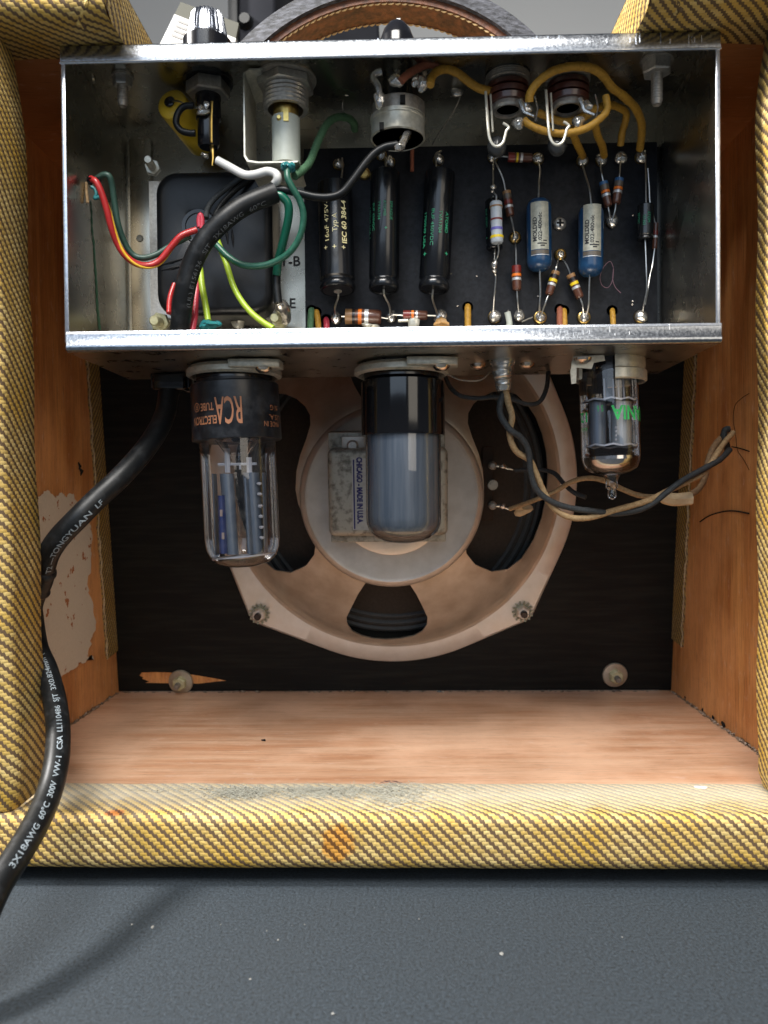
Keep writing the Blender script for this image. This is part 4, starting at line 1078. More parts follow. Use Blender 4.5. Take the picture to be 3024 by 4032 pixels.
eyelet(EE(630, 410), .27, False)
# screw
scr = lathe('board_screw', [(0, .17), (.16, .16), (.24, .12), (.29, .04), (.29, 0)], EF(743, 705), (0, -1, 0), m_steel, cb, seg=24)
c = EF(743, 705)
g = G(); g.add(*boxg(c.x - .16, c.x + .16, c.y - .18, c.y - .1, c.z - .045, c.z + .045)); g.add(*boxg(c.x - .045, c.x + .045, c.y - .182, c.y - .1, c.z - .16, c.z + .16)); g.mk('cross_slot', m_hole, scr, smooth=False)
# pencilled letter and droplets
for pts in (((1135, 1020), (1110, 975), (1065, 1015), (1037, 1085), (1052, 1148), (1095, 1165), (1128, 1110), (1135, 1025), (1130, 1110), (1150, 1165), (1188, 1205)),):
    pp = catmull([EF(*p, BD - .01) for p in pts], 6); mk('pencil_mark', *tubeg(pp, .016, 4), m_pencil, cb)
g = G()
for x, y in ((142, 1083), (370, 1335), (1272, 1265), (1270, 1290), (5, 1300), (1275, 642), (588, 1230)): g.add(*blobg(EF(x, y), .05))
for x, y in ((1610, 1300), (1382, 1277), (1440, 1560)): g.add(*blobg(EE(x, y), .05))
g.mk('solder_droplets', m_solder, cb, kind='stuff')
# wire holes with cloth wires coming through at the bottom
def bottomwire(c, x, y0, y1, mat, lab, lean=0, rp=12, sleeve=None):
    a = Pc(c, x, y0, BD - .02)
    lathe('wire_hole', [(.24, .012), (0, .012)], Pc(c, x, y0 - 2, BD), (0, -1, 0), m_hole, cb, seg=16)
    o, _, _ = wire('cloth_wire', lab, [(x, y0 - 5), (x + lean * .2, y0 + 8), (x + lean * .6, (y0 + y1) / 2), (x + lean, y1 + 35)], c, [BD + .1, BD - .2, BD - .35, BD - .5], rp, mat, 'cloth wires along the board foot', wob=.06)
bottomwire('E', 170, 1600, 1750, m_wgrn, 'green cloth wire leaving the board foot at its far left', -12, 13)
bottomwire('E', 210, 1615, 1750, m_wyel, 'yellow cloth wire beside the green one at the board foot', 24, 12)
bottomwire('E', 297, 1680, 1750, m_ppnk, 'pink red wire at the board foot left of the large resistor', 6, 12)
bottomwire('E', 1530, 1570, 1740, m_wyel, 'yellow cloth wire at the board foot right of the three long black capacitors', 2, 13)
bottomwire('F', 745, 1325, 1430, m_wbrn, 'red brown cloth wire at the board foot between the blue capacitors', 0, 12)
bottomwire('F', 775, 1335, 1430, m_wyel, 'yellow cloth wire beside the red brown one between the blue capacitors', 6, 11)
bottomwire('F', 1125, 1335, 1420, m_wyel, 'short yellow cloth wire at the board foot below the pencil mark', 8, 11)
for x, y, c in ((1300, 1712, 'E'),):
    mk('tan_cloth_end', *blobg(Pc(c, x, y, BD - .5), .3, (1.3, .6, .7), rough=.3), pm('orange_tan', (.55, .28, .07), (.62, .4, .2), 6, .7), cb)
g = G(); g.add(*blobg(Pc('E', 1062, 1690, BD - .5), .26, (1, .4, 1.6), rough=.1)); g.add(*tubeg([Pc('E', 925, 1690, BD - .6), Pc('E', 1010, 1685, BD - .6)], .07, 8)); g.add(*blobg(Pc('E', 680, 1735, BD - .6), .2, (1.6, .6, .8), rough=.3)); g.mk('pale_lug', m_cream, cb)
wire('red_brown_wire', 'red brown wire hanging behind the potentiometer over the board top', [(1048, 150), (1045, 250), (1045, 330), (1045, 385)], 'E', 33.6, 8, m_wbrn)
wire('clear_wire', 'pale wire end between two solder joints at the board foot', [(365, 1345), (372, 1380), (380, 1440), (360, 1460)], 'F', BD - .4, 12, m_sleeve)
wire('bare_lead', 'thin bare lead slanting to the eyelet under the left blue capacitor', [(470, 1415), (510, 1395), (550, 1380)], 'F', BD - .3, 2.5, m_lead, seg=5)

def component(name, lab, cat, group, p0, p1, r, prof, mat, leads, bands=(), lr=.042, seg=28):
    """prof: list of (radius factor, length fraction)"""
    p0 = Vector(p0); p1 = Vector(p1); L = (p1 - p0).length; ax = (p1 - p0).normalized()
    t = thing(name, lab, cat, (p0 + p1) / 2, group)
    body = lathe('body', [(r * a, L * b) for a, b in prof], p0, ax, mat, t, seg=seg)
    for ld in leads: tube('lead', ld, lr, m_lead, t, seg=7, n=5)
    for b0, b1, bm_, *rest in bands:
        k = rest[0] if rest else 1
        lathe('colour_band', [(r * .9 * k, L * b0), (r * k + .012, L * b0), (r * k + .012, L * b1), (r * .9 * k, L * b1)], p0, ax, bm_, body, seg=seg)
    t_ = ax; c = Vector((0, -1, 0)); c = (c - ax * c.dot(ax)).normalized()
    return t, body, ax, c, L
# ---- long black electrolytics
RIM = [(0, .01), (.5, .005), (.88, 0), (1, .012), (1, .90), (.90, .915), (.90, .93), (.99, .945), (1.02, .965), (1.02, .985), (.95, 1.0), (.84, 1.0), (.82, .99), (0, .99)]
gc = 'long black electrolytic capacitors'
def ecap(x0, y0, x1, y1, wpx, lab, leads, d0=33.35, d1=32.85):
    a = EE(x0, y0, d0); b = EE(x1, y1, d1); r = wpx / 2 / 2.212 * 33.1 / F
    t, body, ax, c, L = component('electrolytic_capacitor', lab, 'capacitor', gc, a, b, r, RIM, m_capb, leads, seg=40)
    return t, body, ax, c, L, a, b, r
E_ = EE
t, bd, ax, c, L, a, b, r = ecap(372, 508, 398, 1425, 305, 'thick black capacitor with gold lettering, leftmost of the three',
    [[E_(415, 520, 33.3), E_(433, 420, 33.4), E_(438, 330, 33.6), E_(436, 270, 33.7)], [E_(400, 1420, 32.9), E_(402, 1480, 33), E_(375, 1570, 33.4), E_(380, 1640, 33.8)]])
lathe('end_seal', [(.84 * r, -.005), (.84 * r, -.012), (0, -.012)], b - ax * 0, -ax, m_board, bd, seg=30)
lathe('metal_ferrule', [(.17, .0), (.17, .06), (.1, .1), (0, .1)], b, ax, m_steel, bd, seg=16)
right = ax.cross(c) * -1
if right.x < 0: right = -right
def tcap(s, size, px, py, crop, up, mat, width=None, bold=0, par=None, a=None, ax=None, c=None, r=None, d=32.6):
    """text along a capacitor body; px,py = centre of the text in the picture"""
    p = Pc(crop, px, py, d); v = p - a; al = v.dot(ax); side = ax.cross(c)
    if side.x < 0: side = -side
    lat = max(-.93, min(.93, v.dot(side) / r)); ph = math.asin(lat)
    cen = a + ax * al
    xd = -ax if up else ax; yd = -side if up else side
    m = cylmap(cen, xd, yd, r, 'y', .02); off = (-ph if up else ph) * r
    text(s, size, lambda x, y: m(x, y + off), mat, par, width=width, bold=bold)
kw = dict(par=bd, a=a, ax=ax, c=c, r=r)
k2 = 33 / F / 2.212
tcap('16uF 475V-', .26, 305, 830, 'E', True, m_goldi, width=350 * k2, **kw)
tcap('Typ A', .28, 380, 850, 'E', True, m_goldi, width=165 * k2, **kw)
tcap('IEC 60 384-4', .30, 452, 835, 'E', True, m_goldi, width=380 * k2, bold=.008, **kw)
for x in (300, 375, 452): tcap('+', .34, x, 1070, 'E', True, m_goldi, **kw)
t, bd, ax, c, L, a, b, r = ecap(812, 402, 800, 1420, 258, 'black capacitor with faint green lettering, middle of the three',
    [[E_(815, 410, 33.3), E_(815, 340, 33.4), E_(815, 262, 33.7)], [E_(798, 1415, 32.9), E_(805, 1470, 33), E_(848, 1560, 33.4), E_(855, 1650, 33.8)]])
kw = dict(par=bd, a=a, ax=ax, c=c, r=r)
tcap('SPRAGUE', .17, 862, 728, 'E', False, m_greeni, width=165 * k2, **kw)
tcap('ATOM®', .17, 808, 712, 'E', False, m_greeni, width=140 * k2, **kw)
tcap('TVA1704', .17, 760, 728, 'E', False, m_greeni, width=165 * k2, **kw)
tcap('8UF 450VDC', .17, 712, 775, 'E', False, m_greeni, width=245 * k2, **kw)
tcap('1709H9 USA +', .16, 680, 815, 'E', False, m_greeni, width=280 * k2, **kw)
tcap('+', .26, 818, 890, 'E', False, m_greeni, **kw)
t, bd, ax, c, L, a, b, r = ecap(1290, 402, 1235, 1420, 262, 'black capacitor with clear green lettering, rightmost of the three',
    [[E_(1257, 400, 33.3), E_(1254, 330, 33.4), E_(1250, 240, 33.7), E_(1300, 210, 33.9)], [E_(1228, 1415, 32.9), E_(1222, 1490, 33), E_(1245, 1570, 33.4), E_(1272, 1650, 33.8)]])
kw = dict(par=bd, a=a, ax=ax, c=c, r=r)
tcap('ATOM®', .19, 1345, 835, 'E', False, m_greeni, width=185 * k2, bold=.005, **kw)
tcap('TVA1704', .19, 1290, 835, 'E', False, m_greeni, width=200 * k2, **kw)
tcap('8UF 450VDC', .19, 1222, 880, 'E', False, m_greeni, width=325 * k2, **kw)
tcap('1709H9 USA', .19, 1160, 895, 'E', False, m_greeni, width=315 * k2, bold=.005, **kw)
for x in (1340, 1158): tcap('+', .30, x, 1113, 'E', False, m_greeni, bold=.006, **kw)
# ---- blue moulded capacitors
PIL = [(0, 0), (.35, .006), (.62, .022), (.82, .05), (.95, .09), (1, .14), (1, .86), (.95, .91), (.82, .95), (.62, .978), (.35, .994), (0, 1)]
def bcap(x0, y0, x1, y1, lab, leads, lx, ly0, ly1):
    d = 33.35
    a = EF(x0, y0, d); b = EF(x1, y1, d); r = 88 / 1.8433 * d / F
    t, body, ax, c, L = component('blue_capacitor', lab, 'capacitor', 'blue moulded capacitors', a, b, r, PIL, m_blue, leads, seg=40)
    side = ax.cross(c); side = side if side.x > 0 else -side
    # paper label wrapped on the front
    al0 = (EF(lx, ly0, d) - a).dot(ax); al1 = (EF(lx, ly1, d) - a).dot(ax)
    def patch(nm, s0, s1, a0, a1, mat, off):
        vs = []; fs = []; n = 12
        for i in range(n + 1):
            p = R(a0 + (a1 - a0) * i / n); v = (c * math.cos(p) + side * math.sin(p)) * (r + off)
            vs += [a + ax * s0 + v, a + ax * s1 + v]
        for i in range(n): fs.append((2 * i, 2 * i + 1, 2 * i + 3, 2 * i + 2))
        return mk(nm, vs, fs, mat, body)
    patch('paper_label', al0, al1, -50, 38, m_label, .008)
    patch('grey_stripe', al1 + .03, al1 + .20, -50, 38, m_bgry, .008)
    patch('silver_line', al1 + .22, al1 + .25, -50, 40, m_bsil, .009)
    kw = dict(par=body, a=a, ax=ax, c=c, r=r, d=32.8)
    kk = 32.9 / F / 1.8433
    tcap('MOLDED', .24, lx - 25, ly0 + 165, 'F', True, m_ink, width=172 * kk, bold=.006, **kw)
    tcap('.022-400vdc', .22, lx + 10, ly0 + 150, 'F', True, m_ink, width=205 * kk, bold=.003, **kw)
    for dx, w_ in ((-2, 26), (8, 52), (16, 70)):
        q_ = lx + 8
    # logo bars
    for k, (xx, hh) in enumerate(((-12, 34), (4, 46), (18, 70))):
        s = (EF(lx, ly1 - 12 - 0, d) - a).dot(ax)
    for i, (s0, w0, w1) in enumerate(((.26, -18, 26), (.17, -4, 16), (.38, 8, 26))):
        patch('logo_bar', al1 - s0, al1 - s0 + .055, w0, w1, m_ink, .011)
    return body
bcap(592, 520, 598, 1050, 'blue moulded capacitor with paper label beside the board screw, left one', [[EF(590, 525, 33.3), EF(595, 400, 33.4), EF(603, 310, 33.6), EF(588, 255, 33.8)], [EF(600, 1045, 33.3), EF(604, 1200, 33.4), EF(598, 1300, 33.5), EF(598, 1375, 33.8)]], 592, 572, 912)
bcap(972, 565, 968, 1088, 'blue moulded capacitor with paper label next to the pencil mark, right one', [[EF(975, 570, 33.3), EF(960, 450, 33.4), EF(930, 350, 33.6), EF(910, 270, 33.8)], [EF(962, 1085, 33.3), EF(958, 1200, 33.4), EF(955, 1290, 33.5), EF(938, 1375, 33.8)]], 972, 590, 922)
# ---- resistors
RS = [(0, 0), (.82, 0), (.94, .03), (1, .07), (1, .93), (.94, .97), (.82, 1), (0, 1)]
gr = 'resistors on the circuit board'
def res(lab, crop, x0, y0, x1, y1, wpx, leads, bands, mat=m_brown, d=33.6, prof=RS, nm='carbon_resistor'):
    f = (lambda x, y, dd: Pc(crop, x, y, dd)); s = CR[crop][2]
    a = f(x0, y0, d); b = f(x1, y1, d); r = wpx / 2 / s * d / F
    ld = [[f(px, py, dd) for px, py, dd in l] for l in leads]
    return component(nm, lab, 'resistor', gr, a, b, r, prof, mat, ld, bands, lr=.036, seg=24)
res('largest brown resistor, orange and silver bands, at the board foot under the black capacitors', 'E', 465, 1650, 776, 1656, 126, [[(430, 1650, 33.6), (470, 1650, 33.6)], [(770, 1658, 33.6), (835, 1668, 33.6)]], [(0, .19, m_tan), (.20, .27, m_bblk), (.36, .46, m_bor), (.54, .65, m_bsil)])
res('small resistor with a narrow orange band at the board foot under the rightmost black capacitor', 'E', 967, 1640, 1178, 1640, 80, [[(880, 1635, 33.6), (970, 1641, 33.6)], [(1175, 1641, 33.6), (1250, 1643, 33.6)]], [(0, .28, m_bred), (.34, .44, m_bor), (.52, .60, m_bsil)])
res('horizontal resistor with yellow and silver bands at the board top', 'F', 370, 219, 545, 224, 62, [[(265, 235, 33.6), (310, 213, 33.6), (375, 219, 33.6)], [(540, 223, 33.6), (580, 240, 33.7)]], [(0, .26, m_bred), (.33, .41, m_byel), (.50, .60, m_bsil)])
res('slanted resistor with red and silver bands just right of the grey resistor', 'F', 358, 468, 387, 648, 58, [[(268, 240, 33.7), (300, 300, 33.6), (335, 380, 33.6), (354, 475, 33.6)], [(387, 640, 33.6), (402, 700, 33.6), (420, 790, 33.8)]], [(0, .12, m_tan), (.13, .30, m_bgry), (.38, .52, m_bred), (.58, .67, m_bsil)])
res('upright resistor with dark red end and orange band above the board foot', 'F', 430, 1010, 433, 1186, 64, [[(422, 820, 33.8), (427, 900, 33.6), (430, 1015, 33.6)], [(434, 1180, 33.6), (440, 1270, 33.6), (448, 1350, 33.8)]], [(0, .27, m_bred), (.33, .44, m_bor), (.50, .60, m_bsil)])
res('resistor with yellow band leaning right below the gold eyelet, left of two', 'F', 716, 1050, 664, 1218, 58, [[(740, 950, 33.8), (722, 1010, 33.6), (712, 1060, 33.6)], [(667, 1210, 33.6), (640, 1280, 33.6), (606, 1375, 33.8)]], [(0, .14, m_tan), (.17, .28, m_bblk), (.34, .46, m_byel), (.52, .62, m_bsil)])
res('resistor with yellow band leaning left below the gold eyelet, right of two', 'F', 822, 1070, 893, 1240, 58, [[(760, 950, 33.8), (800, 1010, 33.6), (825, 1078, 33.6)], [(890, 1232, 33.6), (912, 1300, 33.6), (918, 1375, 33.8)]], [(0, .14, m_tan), (.17, .28, m_bblk), (.34, .46, m_byel), (.52, .62, m_bsil)])
res('blue ended resistor slanting down to the shared solder joint, left of two', 'F', 1062, 400, 1098, 578, 58, [[(1040, 250, 33.8), (1048, 330, 33.6), (1064, 408, 33.6)], [(1096, 570, 33.6), (1104, 620, 33.6), (1112, 670, 33.7)]], [(0, .12, m_bblu), (.13, .33, m_bgry), (.36, .46, m_bor), (.50, .60, m_bsil)])
res('blue ended resistor slanting down to the shared solder joint, right of two', 'F', 1177, 375, 1153, 556, 60, [[(1184, 250, 33.8), (1182, 320, 33.6), (1176, 382, 33.6)], [(1154, 548, 33.6), (1146, 610, 33.6), (1128, 670, 33.7)]], [(0, .12, m_bblu), (.13, .33, m_bgry), (.36, .46, m_bor), (.50, .60, m_bsil)])
res('thin resistor half hidden behind the small black capacitor at the right', 'F', 1441, 700, 1433, 884, 36, [[(1385, 300, 33.7), (1395, 440, 33.7), (1402, 560, 33.7), (1440, 705, 33.7)], [(1434, 880, 33.7), (1418, 1000, 33.7), (1400, 1080, 33.6), (1384, 1180, 33.5), (1365, 1290, 33.6)]], [(.0, .2, m_brown), (.30, .46, m_bred), (.50, .58, m_bsil)], d=33.75)
DOG = [(0, 0), (.5, 0), (.85, .015), (1, .05), (1, .13), (.92, .18), (.92, .80), (1, .86), (1, .95), (.85, .985), (.5, 1), (0, 1)]
t, bd, ax, c, L = res('pale grey resistor with yellow and violet bands over a small black capacitor', 'F', 282, 540, 290, 848, 90, [[(262, 180, 33.5), (262, 330, 33.1), (262, 410, 32.9), (262, 470, 32.8), (285, 500, 32.7), (282, 545, 32.7)], [(295, 840, 32.7), (302, 890, 32.8), (293, 940, 32.9), (276, 975, 33)]],
    [(.12, .155, m_tan), (.42, .46, m_bred, .93), (.63, .69, m_bvio, .93), (.82, .88, m_byel)], m_rgrey, 32.75, DOG, 'grey_resistor')
g = G(); g.add(*blobg(EF(262, 437, 32.85), .13)); g.add(*blobg(EF(258, 470, 32.85), .09)); g.add(*blobg(EF(270, 1000, 33), .15, (.9, .8, 1.4))); g.add(*blobg(EF(270, 1045, 33.1), .12)); g.mk('solder_joint', m_solder, t)
RIM2 = [(0, .0), (.85, 0), (1, .03), (1, .86), (.9, .885), (.9, .9), (1, .93), (1, .98), (.9, 1), (0, 1)]
def scap(lab, x0, y0, x1, y1, w_, leads, d, texts):
    a = EF(x0, y0, d); b = EF(x1, y1, d); r = w_ / 2 / 1.8433 * d / F
    t, bd, ax, c, L = component('small_capacitor', lab, 'capacitor', 'small black capacitors', a, b, r, RIM2, m_capb, [[EF(*p) for p in l] for l in leads], seg=30, lr=.036)
    for s, sz, px, py, up in texts: tcap(s, sz, px, py, 'F', up, m_greeni, par=bd, a=a, ax=ax, c=c, r=r, d=d - .5)
scap('small black capacitor tucked behind the pale grey resistor', 262, 530, 272, 888, 118, [[(262, 500, 33.2), (262, 540, 33.3)], [(274, 880, 33.3), (272, 960, 33.2), (272, 1000, 33.1), (270, 1050, 33.1), (280, 1090, 33.2), (270, 1230, 33.4), (262, 1350, 33.8)]], 33.35, [('25uF 25VDC', .15, 222, 640, False), ('+', .2, 222, 785, False)])
scap('small black capacitor with green print near the right edge of the board', 1368, 565, 1364, 822, 114, [[(1364, 170, 33.9), (1370, 350, 33.5), (1372, 570, 33.3)], [(1365, 815, 33.3), (1370, 930, 33.3), (1374, 1050, 33.3), (1376, 1180, 33.4), (1352, 1310, 33.6), (1345, 1360, 33.8)]], 33.3, [('ATOM', .17, 1400, 640, False), ('TE1303', .15, 1370, 660, False), ('25VDC', .15, 1340, 640, False)])

# ------------------------------------------------------------------ power transformer
DT = 32.3
tx0 = Pc('D', 597, 600, DT).x; tx1 = Pc('D', 1360, 600, DT).x; tz1 = Pc('D', 900, 115, DT).z; tz0 = Pc('D', 900, 1060, DT).z
tr = thing('power_transformer', 'black bell covered power transformer bolted to the chassis back', 'transformer', ((tx0 + tx1) / 2, Y(DT), tz0))
def rrect(x0, x1, z0, z1, r, n=6):
    o = []
    for cx, cz, a0 in ((x1 - r, z1 - r, 0), (x0 + r, z1 - r, 90), (x0 + r, z0 + r, 180), (x1 - r, z0 + r, 270)):
        o += [(cx + r * math.cos(R(a0 + 90 * i / n)), cz + r * math.sin(R(a0 + 90 * i / n))) for i in range(n + 1)]
    return o
vs = []; fs = []; rings = [(0, DT + 2.2, .9), (.0, DT + .35, .9), (.05, DT + .15, .86), (.16, DT + .04, .8), (.35, DT, .7)]
m = None
for ins, d, r in rings:
    pr = rrect(tx0 + ins, tx1 - ins, tz0 + ins, tz1 - ins, r); m = len(pr)
    vs += [(x, Y(d), z) for x, z in pr]
hc_ = Pc('D', 880, 480, DT); hr = 108 / 1.659 * DT / F
n0 = len(vs)
for rr_, dd in ((hr * 1.18, DT), (hr * 1.05, DT + .03), (hr, DT + .12), (hr * .95, DT + 1.4)):
    for k in range(m):
        x, z = vs[(len(rings) - 1) * m + k][0] - (tx0 + tx1) / 2, vs[(len(rings) - 1) * m + k][2] - (tz0 + tz1) / 2
        th = math.atan2(z, x); vs.append((hc_.x + rr_ * math.cos(th), Y(dd), hc_.z + rr_ * math.sin(th)))
for i in range(len(rings) + 3):
    for k in range(m): fs.append((i * m + k, i * m + (k + 1) % m, (i + 1) * m + (k + 1) % m, (i + 1) * m + k))
fs.append(tuple((len(rings) + 3) * m + k for k in range(m)))
bell = mk('bell_cover', vs, fs, m_trans, tr)
lathe('grommet', [(hr * .75, .0), (hr * .8, .1), (hr, .12), (hr * 1.05, .04)], (hc_.x, Y(DT + .1), hc_.z), (0, -1, 0), m_blackp, bell, seg=32)
# embossed diagonal wings
for (ax_, ay_, bx_, by_) in ((620, 740, 800, 690), (640, 770, 790, 740), (1100, 500, 1110, 620), (1060, 480, 1075, 600)):
    a = Pc('D', ax_, ay_, DT); b = Pc('D', bx_, by_, DT); mk('embossed_rib', *tubeg([a, (a + b) / 2, b], [.02, .07, .02], 8), m_trans, bell)
lx = Pc('D', 575, 600, DT + 1.5).x
box('lamination_stack', lx, Pc('D', 1350, 600, DT + 1.5).x + .3, Y(DT + 1.25), Y(DB) - .02, tz0 + .1, tz1 + .1, m_steel, tr)
for i in range(3): box('lamination', lx - .03, lx + .02, Y(DT + 1.35 + .25 * i), Y(DT + 1.48 + .25 * i), tz0, tz1, m_thread, tr)
def tbolt(x, y, dx, dy, lab_mat, rp, d=32.2):
    a = Pc('D', x, y, d - .2); b = Vector((Pc('D', x + dx, y + dy, d + 1.4).x, Y(d + 1.4), Pc('D', x + dx, y + dy, d + 1.4).z))
    ax = (a - b).normalized()
    o = lathe('mounting_bolt', [(rp, 0), (rp, (a - b).length - .08), (rp * .8, (a - b).length), (0, (a - b).length)], b, ax, lab_mat, tr, seg=18)
    hexnut('nut', b + ax * .25, ax, rp * 2.0, .35, lab_mat, o)
    return b
tbolt(550, 45, 45, 75, m_cream, .17)
tbolt(590, 1098, 55, 15, m_zinc, .21)
tbolt(1378, 1080, 48, 25, m_zinc, .20)
g = G(); g.add(*tubeg(catmull([Pc('D', *p) for p in ((1395, 965, 31.6), (1420, 1000, 31.8), (1440, 1040, 32.4), (1445, 1090, 33))], 4), [.2, .2, .22, .26, .3, .3, .32, .32, .3, .3, .3, .3, .28], 10)); g.mk('ring_lug', m_solder, tr)

# ------------------------------------------------------------------ wires round the transformer
cordr = .39
pts = [(760, 1200), (765, 1120), (778, 1000), (800, 870), (835, 745), (890, 625), (960, 530), (1050, 440), (1150, 365), (1260, 310), (1382, 262)]
ds = [30.2, 30.0, 29.8, 29.6, 29.5, 29.4, 29.4, 29.4, 29.5, 29.6, 29.8]
W = [Pc('D', x, y, d) for (x, y), d in zip(pts, ds)]
W0 = [Vector((W[0].x, W[0].y + .2, CZ0 + .1))] + W
cpath = catmull(W0, 7)
cs = thing('mains_cable', 'thick black mains cable curving down the left side, its cut end over the transformer', 'cable', P(*q('J', 1150, 330), 33.3))
mk('inner_sheath', *tubeg(cpath, cordr, 22), m_cord, cs)
pmp = pathmap(cpath, cordr, 0)
def at_len(path, p):
    best = (1e9, 0); s = 0
    for i in range(len(path)):
        if i: s += (path[i] - path[i - 1]).length
        d = (path[i] - p).length
        if d < best[0]: best = (d, s)
    return best[1]
s1 = at_len(cpath, Pc('D', 800, 1000, 29.8)); s2 = at_len(cpath, Pc('D', 1310, 340, 29.6))
mm = pathmap(cpath, cordr, (s1 + s2) / 2, phi=-.62)
text('(UL) E156136   SJT   3X18AWG   60°C', .24, mm, m_greyi2, cs, width=(s2 - s1) * 1.0)
cut = W[-1]; cd = (W[-1] - W[-2]).normalized()
def cw(nm, lab, pts, crop, ds_, rp, mat, **k): return wire(nm, lab, pts, crop, ds_, rp, mat, **k)
cw('white_wire', 'white plastic wire running from the cord end to the fuse holder', [(1375, 215), (1398, 175), (1385, 140), (1330, 125), (1250, 145), (1180, 145), (1090, 98), (1005, 52)], 'D', [29.8, 29.6, 29.6, 29.7, 29.8, 29.9, 30.0, 30.1], 17, m_pwht)
cw('black_wire', 'black wire sweeping from the cord end to the potentiometer switch', [(290, 1238), (360, 1240), (450, 1258), (560, 1285), (660, 1288), (740, 1260), (810, 1180), (880, 1085), (950, 1005), (1020, 962), (1105, 945)], 'B', (29.8, 29.7), 15.5, m_pblk)
cw('green_wire', 'bright green wire from the cord end down to the ground lug', [(1385, 275), (1430, 290), (1468, 340), (1470, 420), (1450, 520), (1425, 620), (1402, 710), (1392, 800)], 'D', [29.8, 29.8, 29.9, 30.1, 30.4, 30.7, 31, 31.2], 16.5, m_pgrn)
cw('heat_shrink', 'black shrink sleeve over the green ground wire end', [(1391, 780), (1390, 850), (1392, 880), (1398, 940), (1403, 985)], 'D', 31.3, 17, m_cord, cat='sleeve')
cw('green_wire', 'dull green wire looping from the lamp holder round beneath the transformer centre', [(1462, 110), (1465, 170), (1500, 240), (1545, 320), (1568, 420), (1545, 545), (1480, 650), (1380, 715), (1280, 742), (1170, 735), (1080, 685), (1010, 615), (960, 560)], 'D', [29.6, 29.5, 29.6, 29.8, 30, 30.2, 30.4, 30.6, 30.7, 30.8, 30.9, 31, 31.2], 13, m_pgrn2)
o, rpth, rr_ = cw('red_wire', 'red wire with yellow tracer dipping from the side plate to the transformer', [(178, 172), (215, 195), (250, 270), (285, 380), (310, 480), (350, 590), (405, 675), (480, 728), (560, 738), (630, 705), (700, 620), (770, 545), (870, 505)], 'D', [29.6, 29.5, 29.6, 29.8, 30, 30.3, 30.5, 30.7, 30.9, 31, 31, 31, 31.2], 13, m_pred)
# spiral tracer
T_, N_ = frames(rpth); tp_ = []
for i, p in enumerate(rpth):
    B_ = T_[i].cross(N_[i]); a_ = i * .085 + 2.2; tp_.append(p + (N_[i] * math.cos(a_) + B_ * math.sin(a_)) * rr_ * .80)
tr_o = mk('tracer_stripe', *tubeg(tp_, rr_ * .42, 8), m_pylo, o)
cw('dark_green_wire', 'dark green wire running beside the red and yellow one', [(215, 175), (260, 148), (300, 158), (320, 230), (335, 340), (358, 470), (400, 590), (450, 665), (520, 690), (610, 665), (700, 610), (770, 575), (830, 545)], 'D', [29.9, 29.8, 29.8, 30, 30.2, 30.4, 30.7, 30.9, 31, 31.2, 31.3, 31.4, 31.4], 12, m_dgrn)
cw('green_tail', 'short teal green wire tail twisted at the left side plate', [(182, 225), (205, 240), (215, 270), (205, 300), (235, 290)], 'D', 29.6, 7, m_teal)
g = G(); g.add(*blobg(Pc('D', 178, 180, 29.6), .16, rough=.3)); g.add(*blobg(Pc('D', 228, 185, 29.7), .13)); tag(g.mk('insulated_joint', m_blackp), 'small black wire joint against the left side plate', 'wire joint')
cw('tan_wire', 'brownish wire tail lying against the left side plate', [(150, 195), (150, 250), (155, 300), (158, 330)], 'D', 29.7, 6, m_wtan)
cw('pink_wire', 'pink red wire stub at the transformer centre hole', [(888, 490), (885, 440), (895, 408), (905, 440), (903, 500)], 'D', 31.3, 10, m_ppnk)
cw('black_wire', 'black wire climbing from the transformer hole to the chassis top', [(930, 430), (945, 360), (1000, 290), (1080, 225), (1160, 165), (1220, 120)], 'D', (31.4, 32.4), 11, m_wblk)
cw('black_wire', 'second black wire leaving the transformer hole beneath the cord', [(985, 420), (1040, 330), (1120, 250), (1200, 190), (1290, 130)], 'D', (31.2, 32.4), 11, m_pblk)
cw('red_wire', 'red wire stub showing left of the black cord foot', [(725, 860), (700, 930), (690, 990), (688, 1050)], 'D', (31.2, 30.6), 10, m_pred)
cw('red_wire', 'red wire dropping right of the black cord foot', [(880, 800), (870, 900), (862, 1000), (858, 1080), (840, 1170)], 'D', (31.2, 30.2), 12, m_ppnk)
cw('lime_wire', 'yellow green wire dropping to the teal joint, left of two', [(880, 690), (895, 780), (905, 870), (925, 980), (945, 1100)], 'D', (31.2, 30.4), 12.5, m_plim)
o, lp_, lr_ = cw('lime_wire', 'yellow green wire with brown scorch slanting right, right of two', [(1000, 560), (1030, 640), (1065, 730), (1105, 860), (1150, 950), (1215, 1035), (1290, 1100), (1370, 1150)], 'D', (31.3, 30.2), 12, m_plim)
g = G(); g.add(*blobg(Pc('D', 945, 1128, 30.3), .28, (1.3, .7, .8), rough=.3)); g.add(*blobg(Pc('D', 1000, 1125, 30.3), .2, (1, .7, .7), rough=.3)); tag(g.mk('teal_joint', m_teal), 'teal waxed wire joint at the foot of the transformer', 'wire joint')
g = G(); g.add(*blobg(Pc('D', 1140, 1110, 33.6), .3, (1, .5, 1), rough=.2)); g.mk('socket_tab', m_cream, cha)

